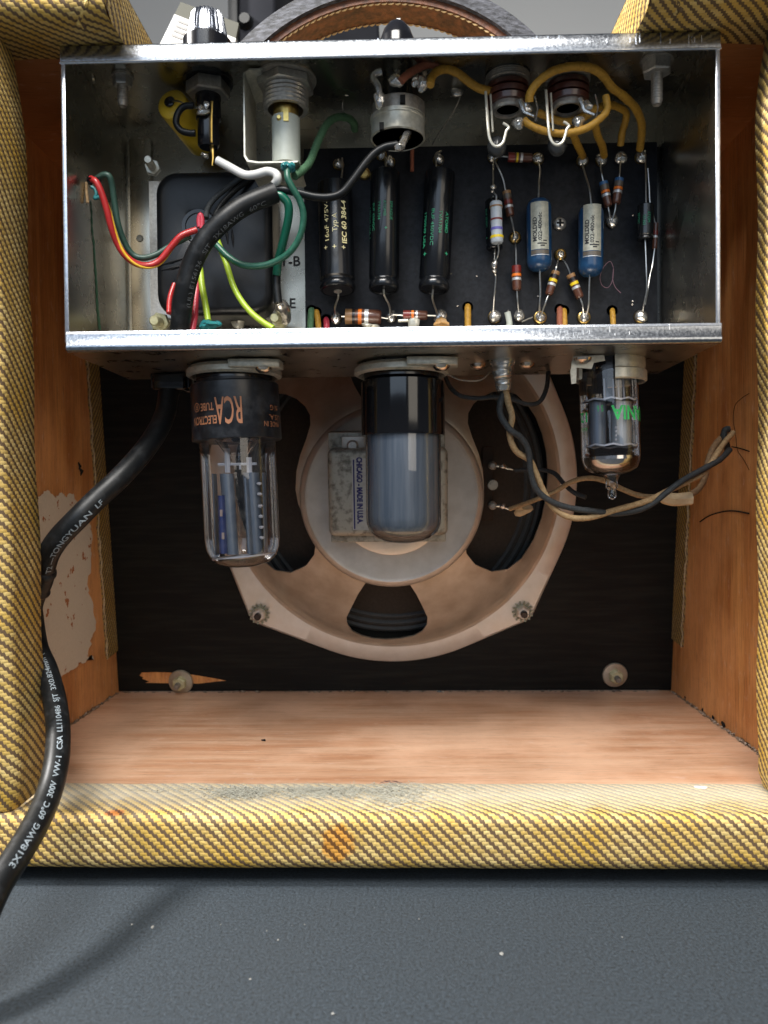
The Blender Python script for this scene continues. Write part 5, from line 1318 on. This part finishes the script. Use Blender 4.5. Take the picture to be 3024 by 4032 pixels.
# ------------------------------------------------------------------ things under the chassis
def clamp(xc, yc, w_, lab, scr_side=1):
    t = thing('tube_clamp', lab, 'tube clamp', (xc, yc, CZ0 - .5), 'round tube base clamps')
    r = w_ / 2
    lathe('retaining_ring', [(r * .80, .05), (r * .96, .08), (r * 1.03, .22), (r * 1.03, .42), (r * .95, .5), (r * .88, .42), (r * .84, .2), (r * .80, .05)], (xc, yc, CZ0), dn, m_cream, t, seg=48)
    pl_ = [(xc + .2, -r - .28), (xc + r * .8, -r - .24), (xc + r + .30, -r - .05), (xc + r + .35, -r + .7), (xc + r * .7, -r + .9), (xc + .3, -r + .5)]
    vs = [(x, yc + y, CZ0 - z) for z in (.06, .38) for x, y in pl_]; n = len(pl_)
    pt = mk('side_strap', vs, [tuple(range(n)), tuple(range(2 * n - 1, n - 1, -1))] + [(i, (i + 1) % n, n + (i + 1) % n, n + i) for i in range(n)], m_cream, t, smooth=False); bevel(pt, .05)
    lathe('clamp_screw', [(0, .58), (.2, .56), (.32, .45), (.34, .38), (.2, .36)], (xc + r * .82, yc - r + .1, CZ0), dn, pm('nickel_screw', (.7, .6, .5), rough=.2, metal=1), t, seg=20)
    # black socket ring
    lathe('socket', [(0, 0), (r * .82, 0), (r * .82, .62), (r * .78, .68), (0, .68)], (xc, yc, CZ0), dn, m_blackp, t, seg=40)
    return t
# -- rectifier tube
DTU = 31.6
a = P(922, 1470, DTU); b = P(960, 2232, DTU)
ta = Vector((a.x, Y(DTU), CZ0 - .4)); axt = Vector((b.x - a.x, 0, b.z - a.z)).normalized()
sx = lambda w_: w_ * DTU / F
clamp(P(922, 1420, DTU).x, Y(DTU), 3.75, 'clamp ring and screw over the lettered tube base at the left')
rt = thing('rectifier_tube', 'clear glass rectifier tube with lettered black base hanging at the left', 'vacuum tube', ta, 'octal vacuum tubes')
al = lambda py, x=940, d=None: (P(x, py, (d or DTU - 1.7)) - ta).dot(axt)
rb = sx(342) / 2; zb0 = al(1487); zb1 = al(1722)
base = lathe('base', [(0, 0), (rb * .85, .1), (rb * .86, zb0 - .02), (rb * .97, zb0), (rb, zb0 + .06), (rb * 1.02, zb1 - .05), (rb, zb1), (rb * .9, zb1 - .02), (0, zb1 - .1)], ta, axt, m_bakelite2, rt, seg=64)
rg = sx(300) / 2; ze = al(2233, d=DTU) 
gl = lathe('glass_envelope', [(rg, zb1 - .1), (rg * .99, zb1 + .4), (rg * .985, ze - 1.2), (rg * .96, ze - .8), (rg * .88, ze - .45), (rg * .72, ze - .2), (rg * .45, ze - .05), (rg * .2, ze), (0, ze)], ta, axt, m_glass, rt, seg=64)
yd = axt; xd = Vector((-1, 0, 0)); xd = (xd - axt * xd.dot(axt)).normalized()
def btext(s, size, x, y, mat, width, bold=0, par=base, rr=None, t0_=ta, ax_=axt, dd=DTU):
    rr = rr or rb * 1.01
    p = Pc('G', x, y, dd - rr); v = p - t0_; alg = v.dot(ax_); lat = max(-.97, min(.97, v.dot(xd) / rr)); ph = math.asin(lat)
    m_ = cylmap(t0_ + ax_ * alg, xd, ax_, rr, 'x', .02); text(s, size, lambda X, Y_: m_(X + ph * rr, Y_), mat, par, width=width, bold=bold)
kg = 30 / F / 2.328
btext('RCA', 1.5, 578, 615, m_orangei, 250 * kg, .015)
btext('TUBE', .42, 372, 580, m_orangei, 150 * kg, .008)
btext('ELECTRON', .45, 335, 705, m_orangei, 300 * kg, .008)
btext('®', .5, 262, 580, m_orangei, .4)
btext('MADE IN', .3, 945, 722, m_orangei, 230 * kg)
btext('U.S.A.', .3, 960, 655, m_orangei, 190 * kg)
btext('N G', .3, 950, 565, m_orangei, 120 * kg)
# electrodes: two dark plates, mica, getter wires
def GT(x, y, dy=0):
    p = Pc('G', x, y, DTU + dy); return p
def plate(x0, y0, x1, y1, wtop, wbot, dd, mat, nm='anode_plate'):
    A = GT(x0, y0, dd); B = GT(x1, y1, dd); ax_ = (B - A).normalized(); s_ = DTU / F / 2.328
    vs = []; fs = []; n = 10; pr = []
    for i in range(14):
        th = 2 * PI * i / 14; pr.append((math.cos(th), math.sin(th)))
    for (c_, w_) in ((A, wtop), (B, wbot)):
        for cx_, cy_ in pr: vs.append(c_ + Vector((cx_ * w_ / 2 * s_, cy_ * .28, 0)))
    fs = [(i, (i + 1) % 14, 14 + (i + 1) % 14, 14 + i) for i in range(14)] + [tuple(range(14)), tuple(range(27, 13, -1))]
    return mk(nm, vs, fs, mat, rt)
plate(565, 1200, 620, 1940, 130, 110, -.2, m_plate); plate(785, 1190, 835, 1930, 150, 130, -.2, m_plate)
plate(520, 1400, 540, 1930, 70, 80, -.35, m_plate2, 'blue_fin'); plate(745, 1240, 785, 1930, 50, 60, -.4, m_plate, 'plate_fin'); plate(905, 1190, 925, 1930, 30, 34, -.2, m_plate, 'plate_fin')
plate(450, 1200, 480, 1940, 40, 34, 0, m_plate, 'plate_fin')
for x0, y0, x1, y1, r in ((570, 970, 575, 1190, .12), (770, 1050, 775, 1190, .12), (485, 1115, 840, 1108, .06), (685, 1100, 690, 1160, .045)):
    tube('support_wire', [GT(x0, y0, -.3), GT((x0 + x1) / 2, (y0 + y1) / 2, -.3), GT(x1, y1, -.3)], r, m_mica, rt, seg=6)
for y in (1290, 1385, 1495, 1590, 1690, 1785): mk('plate_tab', *blobg(GT(862 + (y - 1290) * .05, y, -.5), .07, (1.6, 1, 1), 8), m_mica, rt)
for y in (1560, 1770): box('window_tab', *[v for v in (GT(502 + (y - 1560) * .08, y, -.65).x, GT(525 + (y - 1560) * .08, y, -.65).x)], GT(500, y, -.65).y, GT(500, y, -.65).y + .03, GT(500, y + 30, -.65).z, GT(500, y - 30, -.65).z, pm('pinkish_metal', (.5, .36, .3), rough=.4, metal=.5), rt)
cm = GT(725, 1958, 0)
mkv = [(cm.x + 1.32 * math.cos(R(a_)), cm.y + .85 * math.sin(R(a_)), cm.z + z_ + .12 * math.cos(R(a_))) for z_ in (0, .06) for a_ in range(0, 360, 15)]
mk('mica_disc', mkv, [tuple(range(24)), tuple(range(47, 23, -1))] + [(i, (i + 1) % 24, 24 + (i + 1) % 24, 24 + i) for i in range(24)], m_mica, rt, smooth=False)
lathe('glass_press', [(.0, zb1 - .1), (.9, zb1 - .05), (.7, zb1 + .25), (.5, zb1 + .55), (0, zb1 + .6)], ta, axt, m_glass2, rt, seg=24)
# -- power tube (smoked)
DT2 = 31.6
ta2 = Vector((P(1585, 1470, DT2).x, Y(DT2), CZ0 - .4)); ax2 = Vector((P(1590, 2140, DT2).x - ta2.x, 0, P(1590, 2140, DT2).z - ta2.z)).normalized()
clamp(P(1580, 1420, DT2).x, Y(DT2), 3.75, 'clamp ring and screw over the smoked tube at the centre')
pt_ = thing('power_tube', 'smoked grey glass power tube with glossy black base hanging at the centre', 'vacuum tube', ta2, 'octal vacuum tubes')
al2 = lambda py, d=DT2 - 1.6: (P(1588, py, d) - ta2).dot(ax2)
r2 = sx(327) / 2; z0_ = al2(1478); z1_ = al2(1704)
lathe('base', [(0, 0), (r2 * .84, .1), (r2 * .84, z0_ - .02), (r2 * .96, z0_), (r2, z0_ + .06), (r2, z1_ - .12), (r2 * .99, z1_), (r2 * .9, z1_ - .01), (0, z1_ - .1)], ta2, ax2, m_bakelite, pt_, seg=64)
rg2 = sx(296) / 2; ze2 = al2(2138, DT2)
lathe('smoked_coating', [(rg2 * .95, z1_ - .05), (rg2 * .955, ze2 - 1.15), (rg2 * .93, ze2 - .75), (rg2 * .80, ze2 - .52), (rg2 * .6, ze2 - .5), (0, ze2 - .6)], ta2, ax2, m_smoke, pt_, seg=64)
lathe('glass_envelope', [(rg2, z1_ - .1), (rg2, ze2 - 1.1), (rg2 * .985, ze2 - .8), (rg2 * .9, ze2 - .45), (rg2 * .74, ze2 - .22), (rg2 * .48, ze2 - .07), (rg2 * .2, ze2), (0, ze2)], ta2, ax2, m_glass2, pt_, seg=64)
# -- small preamp tube
DT3 = 31.3
p3 = Pc('I', 868, 200, DT3); ta3 = Vector((p3.x, Y(DT3), CZ0 - .05)); b3 = Pc('I', 893, 700, DT3); ax3 = Vector((b3.x - ta3.x, 0, b3.z - ta3.z)).normalized()
ax3 = Vector((ax3.x * .7, 0, ax3.z)).normalized()
sh = thing('tube_shield_base', 'cream metal shield base with bracket and screw round the small tube', 'tube shield', ta3)
s3 = DT3 / F / 1.253
lz = lambda py, d=DT3 - 1.2: CZ0 - Pc('I', 900, py, d).z
rs3 = 158 * s3 / 2 * 1.72 
lathe('half_collar', [(rs3, lz(128)), (rs3 * 1.02, lz(150)), (rs3 * 1.0, lz(185)), (rs3 * 1.06, lz(192)), (rs3 * 1.06, lz(235)), (rs3 * 1.0, lz(240)), (rs3 * .96, lz(232)), (rs3 * .95, lz(130))], (ta3.x + .1, ta3.y, CZ0), dn, m_cream, sh, seg=40, a0=R(-80) + 0, a1=R(200) - 0, closed=True) if False else None
def collar(a0, a1, zt_, zb_, r0, nm):
    vs = []; fs = []; n = 26
    prof = [(r0, zt_), (r0 * 1.01, (zt_ * 2 + zb_) / 3), (r0 * .99, (zt_ + zb_) / 2), (r0 * 1.05, (zt_ + zb_) / 2 + .06), (r0 * 1.05, zb_ - .06), (r0 * 1.0, zb_), (r0 * .95, zb_ - .03), (r0 * .93, zt_)]
    m_ = len(prof)
    for i in range(n + 1):
        th = R(a0 + (a1 - a0) * i / n)
        for r, z in prof: vs.append((ta3.x + .12 + r * math.sin(th), ta3.y - r * math.cos(th), CZ0 - z))
    for i in range(n):
        for k in range(m_): fs.append((i * m_ + k, i * m_ + (k + 1) % m_, (i + 1) * m_ + (k + 1) % m_, (i + 1) * m_ + k))
    fs += [tuple(range(m_)), tuple(range(n * m_, n * m_ + m_))[::-1]]
    return mk(nm, vs, fs, m_cream, sh)
collar(-8, 170, lz(118), lz(240), 1.33, 'half_collar')
collar(200, 290, lz(130, DT3), lz(250, DT3), 1.40, 'rear_collar')
pp_ = [Pc('I', x, y, 29.9) for x, y in ((692, 150), (700, 128), (850, 122), (855, 150), (800, 160), (790, 190), (715, 185), (712, 262), (690, 265), (684, 205))]
vs = [v for v in pp_] + [v + Vector((0, .08, 0)) for v in pp_]; n = len(pp_)
mk('side_tab', vs, [tuple(range(n)), tuple(range(2 * n - 1, n - 1, -1))] + [(i, (i + 1) % n, n + (i + 1) % n, n + i) for i in range(n)], m_cream, sh, smooth=False)
lathe('shield_screw', [(0, .22), (.2, .2), (.33, .1), (.35, 0)], Pc('I', 745, 138, 29.75), dn, pm('nickel_screw_b', (.7, .6, .5), rough=.2, metal=1), sh, seg=20)
lathe('socket', [(0, 0), (1.1, 0), (1.1, lz(190)), (0, lz(190))], (ta3.x, ta3.y, CZ0), dn, m_blackp, sh, seg=30)
st_ = thing('preamp_tube', 'small clear glass tube with green lettering hanging at the right', 'vacuum tube', ta3)
l3 = lambda py, d=DT3: (Pc('I', 893, py, d) - ta3).dot(ax3)
r3 = 280 * s3 / 2
ze3 = l3(712)
lathe('glass_envelope', [(r3 * .98, .3), (r3, .8), (r3, ze3 - .75), (r3 * .97, ze3 - .5), (r3 * .88, ze3 - .25), (r3 * .65, ze3 - .08), (r3 * .3, ze3 + .02), (.28, ze3 + .12), (.24, ze3 + .3), (.25, ze3 + .5), (.15, ze3 + .62), (.18, ze3 + .78), (.17, ze3 + .9), (.08, ze3 + 1.0), (0, ze3 + 1.02)], ta3, ax3, m_glass2, st_, seg=48)
lathe('bright_getter', [(r3 * .93, l3(640)), (r3 * .93, ze3 - .72), (r3 * .88, ze3 - .45), (r3 * .6, ze3 - .18), (.2, ze3 - .1)], ta3, ax3, pm('getter_mirror', (.60, .57, .55), rough=.14, metal=1), st_, seg=40)
I3 = lambda x, y, dy=0: Pc('I', x, y, DT3 + dy)
def pl3(x0, x1, y0, y1, dy, mat):
    a_, b_ = I3(x0, y0, dy), I3(x1, y1, dy)
    lathe('anode', [(0, 0), ((b_.x - a_.x) / 2, 0), ((b_.x - a_.x) / 2, a_.z - b_.z), (0, a_.z - b_.z)], Vector(((a_.x + b_.x) / 2, a_.y, a_.z)), dn, mat, st_, seg=10)
pl3(775, 860, 355, 575, 0, m_plate); pl3(885, 985, 355, 575, -.1, pm('light_anode', (.42, .45, .48), rough=.35, metal=.3))
for x in (850, 895, 920, 945): tube('support_wire', [I3(x, 240, -.3), I3(x + 2, 300, -.3), I3(x + 4, 350, -.3)], .035, m_mica, st_, seg=6)
for y in (350, 572):
    c_ = I3(880 if y < 400 else 887, y + 4, 0); mkv = [(c_.x + r3 * .90 * math.cos(R(a_)), c_.y + r3 * .8 * math.sin(R(a_)), c_.z + z_ + (.04 if a_ % 40 else -.03)) for z_ in (0, .07) for a_ in range(0, 360, 20)]
    mk('mica_disc', mkv, [tuple(range(18)), tuple(range(35, 17, -1))] + [(i, (i + 1) % 18, 18 + (i + 1) % 18, 18 + i) for i in range(18)], m_mica, st_, smooth=False)
for y in (480, 500, 520, 540): tube('grid_rung', [I3(905, y, -.75), I3(912, y, -.75)], .05, m_mica, st_, seg=6)
gl3 = st_
def t3(s, size, x, y, w_, bold=0, mat=m_brighti):
    p = Pc('I', x, y, DT3 - r3 * .8); v = p - ta3; alg = v.dot(ax3); lat = max(-.96, min(.96, v.dot(Vector((-1, 0, 0))) / r3)); ph = math.asin(lat)
    m_ = cylmap(ta3 + ax3 * alg, (-1, 0, 0), ax3, r3, 'x', .02); text(s, size, lambda X, Y_: m_(X + ph * r3, Y_), mat, gl3, width=w_, bold=bold)
t3('VANIA', .75, 985, 405, 1.9, .02)
t3('S 6', .35, 822, 390, .0 or .25, 0); t3('12', .55, 740, 430, .5, .01)
t3('-U.S.A-', .2, 740, 490, .5, 0)

# -- strain relief, cord, collar
gm = thing('strain_relief', 'black square strain relief where the power cord leaves the chassis', 'strain relief', Pc('J', 1150, 350, 33.3))
a_ = Pc('J', 1045, 290, 33.4); b_ = Pc('J', 1265, 410, 33.4)
box('clamp_block', a_.x, b_.x, Y(32.8), Y(34.0), b_.z, CZ0, m_blackp, gm, bev=.12)
box('clamp_rib', a_.x - .12, a_.x - .02, Y(33), Y(33.8), b_.z + .1, CZ0, m_blackp, gm, bev=.03)
box('clamp_rib', b_.x + .02, b_.x + .14, Y(33), Y(33.8), b_.z + .1, CZ0, m_blackp, gm, bev=.03)
cr = .43
pts = [(*q('J', 1150, 330), 33.3), (*q('J', 1128, 430), 33.2), (*q('J', 1105, 560), 32.8), (*q('J', 1040, 700), 32.0), (*q('J', 930, 850), 31.2), (*q('J', 790, 1000), 30.4), (*q('J', 650, 1130), 29.9), (*q('J', 520, 1260), 29.5), (*q('J', 400, 1385), 29.6), (*q('J', 330, 1490), 29.9), (*q('J', 296, 1590), 30.3),
       (158, 2290, 30.6), (126, 2380, 30.9), (128, 2436, 30.9), (146, 2550, 30.6), (184, 2641, 30.0), (216, 2762, 29.0), (229, 2882, 27.8), (222, 3003, 26.6), (193, 3123, 25.6), (141, 3244, 24.4), (70, 3364, 23.2), (-10, 3490, 22.2), (-85, 3650, 21.2), (-190, 3860, 20.3), (-330, 4100, 19.8), (-520, 4330, 19.8)]
W = [P(x, y, d) for x, y, d in pts]
cord = cs
cp = catmull(W, 8)
zmin = TABLE + cr
cp = [Vector((p.x, p.y, max(p.z, zmin))) for p in cp]
sh_ = mk('sheath', *tubeg(cp, cr, 26), m_cord, cord)
lc = at_len(cp, P(158, 2290, 30.6)); 
Lt = [0]
for i in range(1, len(cp)): Lt.append(Lt[-1] + (cp[i] - cp[i - 1]).length)
def pt_at(s):
    i = 0
    while i < len(Lt) - 2 and Lt[i + 1] < s: i += 1
    return cp[i].lerp(cp[i + 1], (s - Lt[i]) / (Lt[i + 1] - Lt[i]))
sa = at_len(cp, W[10]) + .05; cpts = [pt_at(sa + 1.3 * i / 12) for i in range(13)]
mk('sheath_collar', *tubeg(cpts, [cr * k_ for k_ in (1.0, 1.2, 1.24, 1.14, 1.12, 1.12, 1.12, 1.12, 1.12, 1.1, 1.24, 1.2, 1.0)], 26), m_cord, cord)
rev = list(reversed(cp)); RL = Lt[-1]
def rs(p): return at_len(rev, p)
sA, sB = rs(P(14, 3425, 22.6)), rs(P(150, 2480, 30.8))
text('3X18AWG  60°C  300V  VW-1  CSA  LL110486  SJT  3X0.824mm²(18AWG)', .25, pathmap(rev, cr, (sA + sB) / 2, phi=-.15), m_greyi, cord, width=(sB - sA), bold=.004)
sA, sB = rs(Pc('J', 310, 1590, 30.2)), rs(Pc('J', 668, 1140, 29.9))
text('T2 —TONGYUAN  LF', .27, pathmap(rev, cr, (sA + sB) / 2, phi=-.45), m_greyi, cord, width=(sB - sA), bold=.004)

# -- speaker wires, lug tube, rivets
lg = thing('wire_ferrule', 'grey metal ferrule crimped round the speaker wires under the chassis', 'ferrule', Pc('I', 350, 280, 31))
tube('barrel', [Pc('I', 350, 60, 31.3), Pc('I', 350, 150, 31.2), Pc('I', 352, 200, 31.1)], .43, m_under, lg, seg=20)
tube('crimped_end', [Pc('I', 350, 145, 31.0), Pc('I', 346, 190, 30.9), Pc('I', 352, 250, 30.9), Pc('I', 355, 300, 30.9)], [.5, .5, .5, .48, .46, .44, .42, .42, .40, .38, .36, .3, .34, .34, .30, .33, .3, .28, .25], m_solder, lg, seg=14, n=6, wob=.06)
for x, y in ((228, 150), (467, 147)):
    tag(lathe('pan_head_screw', [(0, .22), (.18, .20), (.30, .1), (.34, 0)], Vector((Pc('I', x, y, 31.8).x, Y(31.8), CZ0)), dn, pm('warm_nickel_%d' % x, (.6, .5, .42), rough=.25, metal=1), seg=20), 'small round screw head under the chassis %s the wire ferrule' % ('left of' if x < 300 else 'right of'), 'screw', 'screw heads under the chassis')
wire('tan_wire', 'tan cloth speaker wire hanging in a loop from the ferrule to the right wall', [(365, 300), (378, 360), (396, 430), (384, 515), (415, 595), (485, 645), (520, 720), (560, 810), (610, 885), (690, 925), (790, 922), (890, 892), (980, 868), (1070, 840), (1160, 795), (1260, 748), (1345, 700), (1400, 620), (1440, 560), (1488, 505)], 'I', [31, 31, 31, 31.2, 31.5, 31.8, 32, 32.2, 32.3, 32.4, 32.5, 32.6, 32.8, 33, 33.2, 33.5, 34, 34.5, 35, 35.4], 12, m_wtan, wob=.05)
wire('black_wire', 'black cloth speaker wire twisted with the tan one from the ferrule', [(358, 300), (338, 360), (340, 420), (385, 490), (440, 530), (478, 600), (488, 700), (520, 790), (600, 850), (700, 880), (800, 893), (900, 905), (1000, 893), (1080, 862), (1150, 808), (1240, 740), (1340, 685), (1420, 640), (1470, 590)], 'I', [31.1, 31, 31, 30.9, 31.1, 31.4, 31.7, 31.9, 32.1, 32.3, 32.4, 32.7, 32.9, 33, 33, 33.2, 33.8, 34.4, 35], 12, m_wblk, wob=.05)
wire('tan_wire', 'tan cloth wire from the lower speaker terminal behind the small tube', [(385, 882), (450, 860), (530, 830), (610, 795), (690, 748), (770, 730), (850, 742), (930, 780), (1010, 812), (1080, 822), (1160, 822)], 'I', [38.6, 38, 37, 36.5, 36, 35.5, 35.2, 35, 34.8, 34.7, 34.7], 10, m_wtan, wob=.05)
wire('black_wire', 'black wire from the upper speaker terminal behind the tan wire loop', [(410, 692), (480, 688), (560, 692), (610, 710), (650, 755), (700, 800), (760, 825)], 'I', [38.6, 38.4, 38, 37.5, 37, 36.6, 36.2], 9, m_wblk, wob=.05)
wire('tan_wire', 'tan wire pair end rising behind the masking tape to the right wall', [(1275, 812), (1320, 780), (1350, 720), (1365, 640), (1395, 570), (1440, 520), (1460, 495)], 'I', [34.8, 35, 35.2, 35.4, 35.6, 35.8, 36], 12, pm('brown_cloth', (.17, .1, .05), (.26, .16, .08), 9, .8), wob=.05)
wire('black_wire', 'black wire end standing above the tan twist at the right wall', [(1460, 600), (1452, 550), (1440, 520), (1450, 490), (1470, 488)], 'I', 35.6, 12, m_wblk, wob=.05)
tag(mk('masking_tape', *tubeg(catmull([Pc('I', 1125, 815, 34.6), Pc('I', 1190, 835, 34.5), Pc('I', 1280, 830, 34.5)], 5), [.2, .26, .3, .3, .3, .3, .3, .3, .3, .3, .3], 7), m_tape), 'tan masking tape wrapped round the wire splice near the right wall', 'tape')
wire('black_wire', 'black cloth wire sagging in a loop under the chassis behind the ferrule', [(65, 225), (90, 280), (140, 322), (220, 336), (320, 330), (400, 342), (470, 365), (530, 355), (565, 290), (576, 205)], 'I', [33.4, 33, 32.6, 32.4, 32.2, 32.2, 32.4, 32.8, 33.2, 33.6], 9, m_wblk, wob=.05)
wire('thin_lead', 'thin bare wire curving from the centre clamp to the ferrule', [(30, 205), (80, 220), (140, 245), (220, 250), (260, 235), (285, 205)], 'I', (31.5, 31.5), 3, m_thread, seg=5)
tag(mk('glue_blob', *blobg(Pc('I', 450, 885, 39), .42, (1.1, .6, .75), 14, .25), m_tape), 'tan glue blob beside the lower speaker terminal', 'glue')

# ------------------------------------------------------------------ things behind the amplifier
tg = thing('price_tag', 'white price tag with dark top standing behind the chrome fuse cap', 'tag', P(720, 100, 48))
def card(pts, d, th, mat, nm, par, lab=None):
    A = [P(*q('A', x, y), d) for x, y in pts]; n = len(A)
    vs = A + [v + Vector((0, th, 0)) for v in A]
    return mk(nm, vs, [tuple(range(n)), tuple(range(2 * n - 1, n - 1, -1))] + [(i, (i + 1) % n, n + (i + 1) % n, n + i) for i in range(n)], mat, par, smooth=False)
card([(1140, 93), (1540, 250), (1510, 420), (1000, 380)], 48, .3, m_tagw, 'paper_card', tg)
card([(1180, 12), (1560, 150), (1540, 250), (1140, 93)], 48, .3, m_tagk, 'dark_header', tg)
for i in range(4): card([(1165 - i * 14, 125 + i * 30), (1235 - i * 14, 152 + i * 30), (1228 - i * 14, 168 + i * 30), (1158 - i * 14, 141 + i * 30)], 47.95, .02, m_tagg, 'print_block', tg)
bx = thing('black_case', 'tall black case with a round knob standing behind the leather handle', 'case', P(1005, 100, 60))
a_ = P(918, 100, 60); b_ = P(1086, 100, 60)
box('case_body', a_.x, b_.x, a_.y, a_.y + 14, TABLE, a_.z + 14, m_darkbox, bx, bev=.3)
box('case_edge', a_.x - .3, a_.x + .5, a_.y - .5, a_.y, TABLE, a_.z + 14, m_pblk, bx, bev=.1)
lathe('knob', [(0, .5), (.4, .5), (.5, .1), (.6, 0)], P(968, 88, 60) + Vector((0, -.1, 0)), (0, -1, 0), m_pblk, bx, seg=20)
a_ = P(1255, 100, 66); b_ = P(1492, 90, 66)
tag(box('dark_carton', a_.x, b_.x, a_.y, a_.y + 12, TABLE, P(1400, 82, 66).z, m_darkbox, bev=.3), 'low dark carton glimpsed under the arch of the leather handle', 'carton')
print('objects', len(bpy.data.objects))
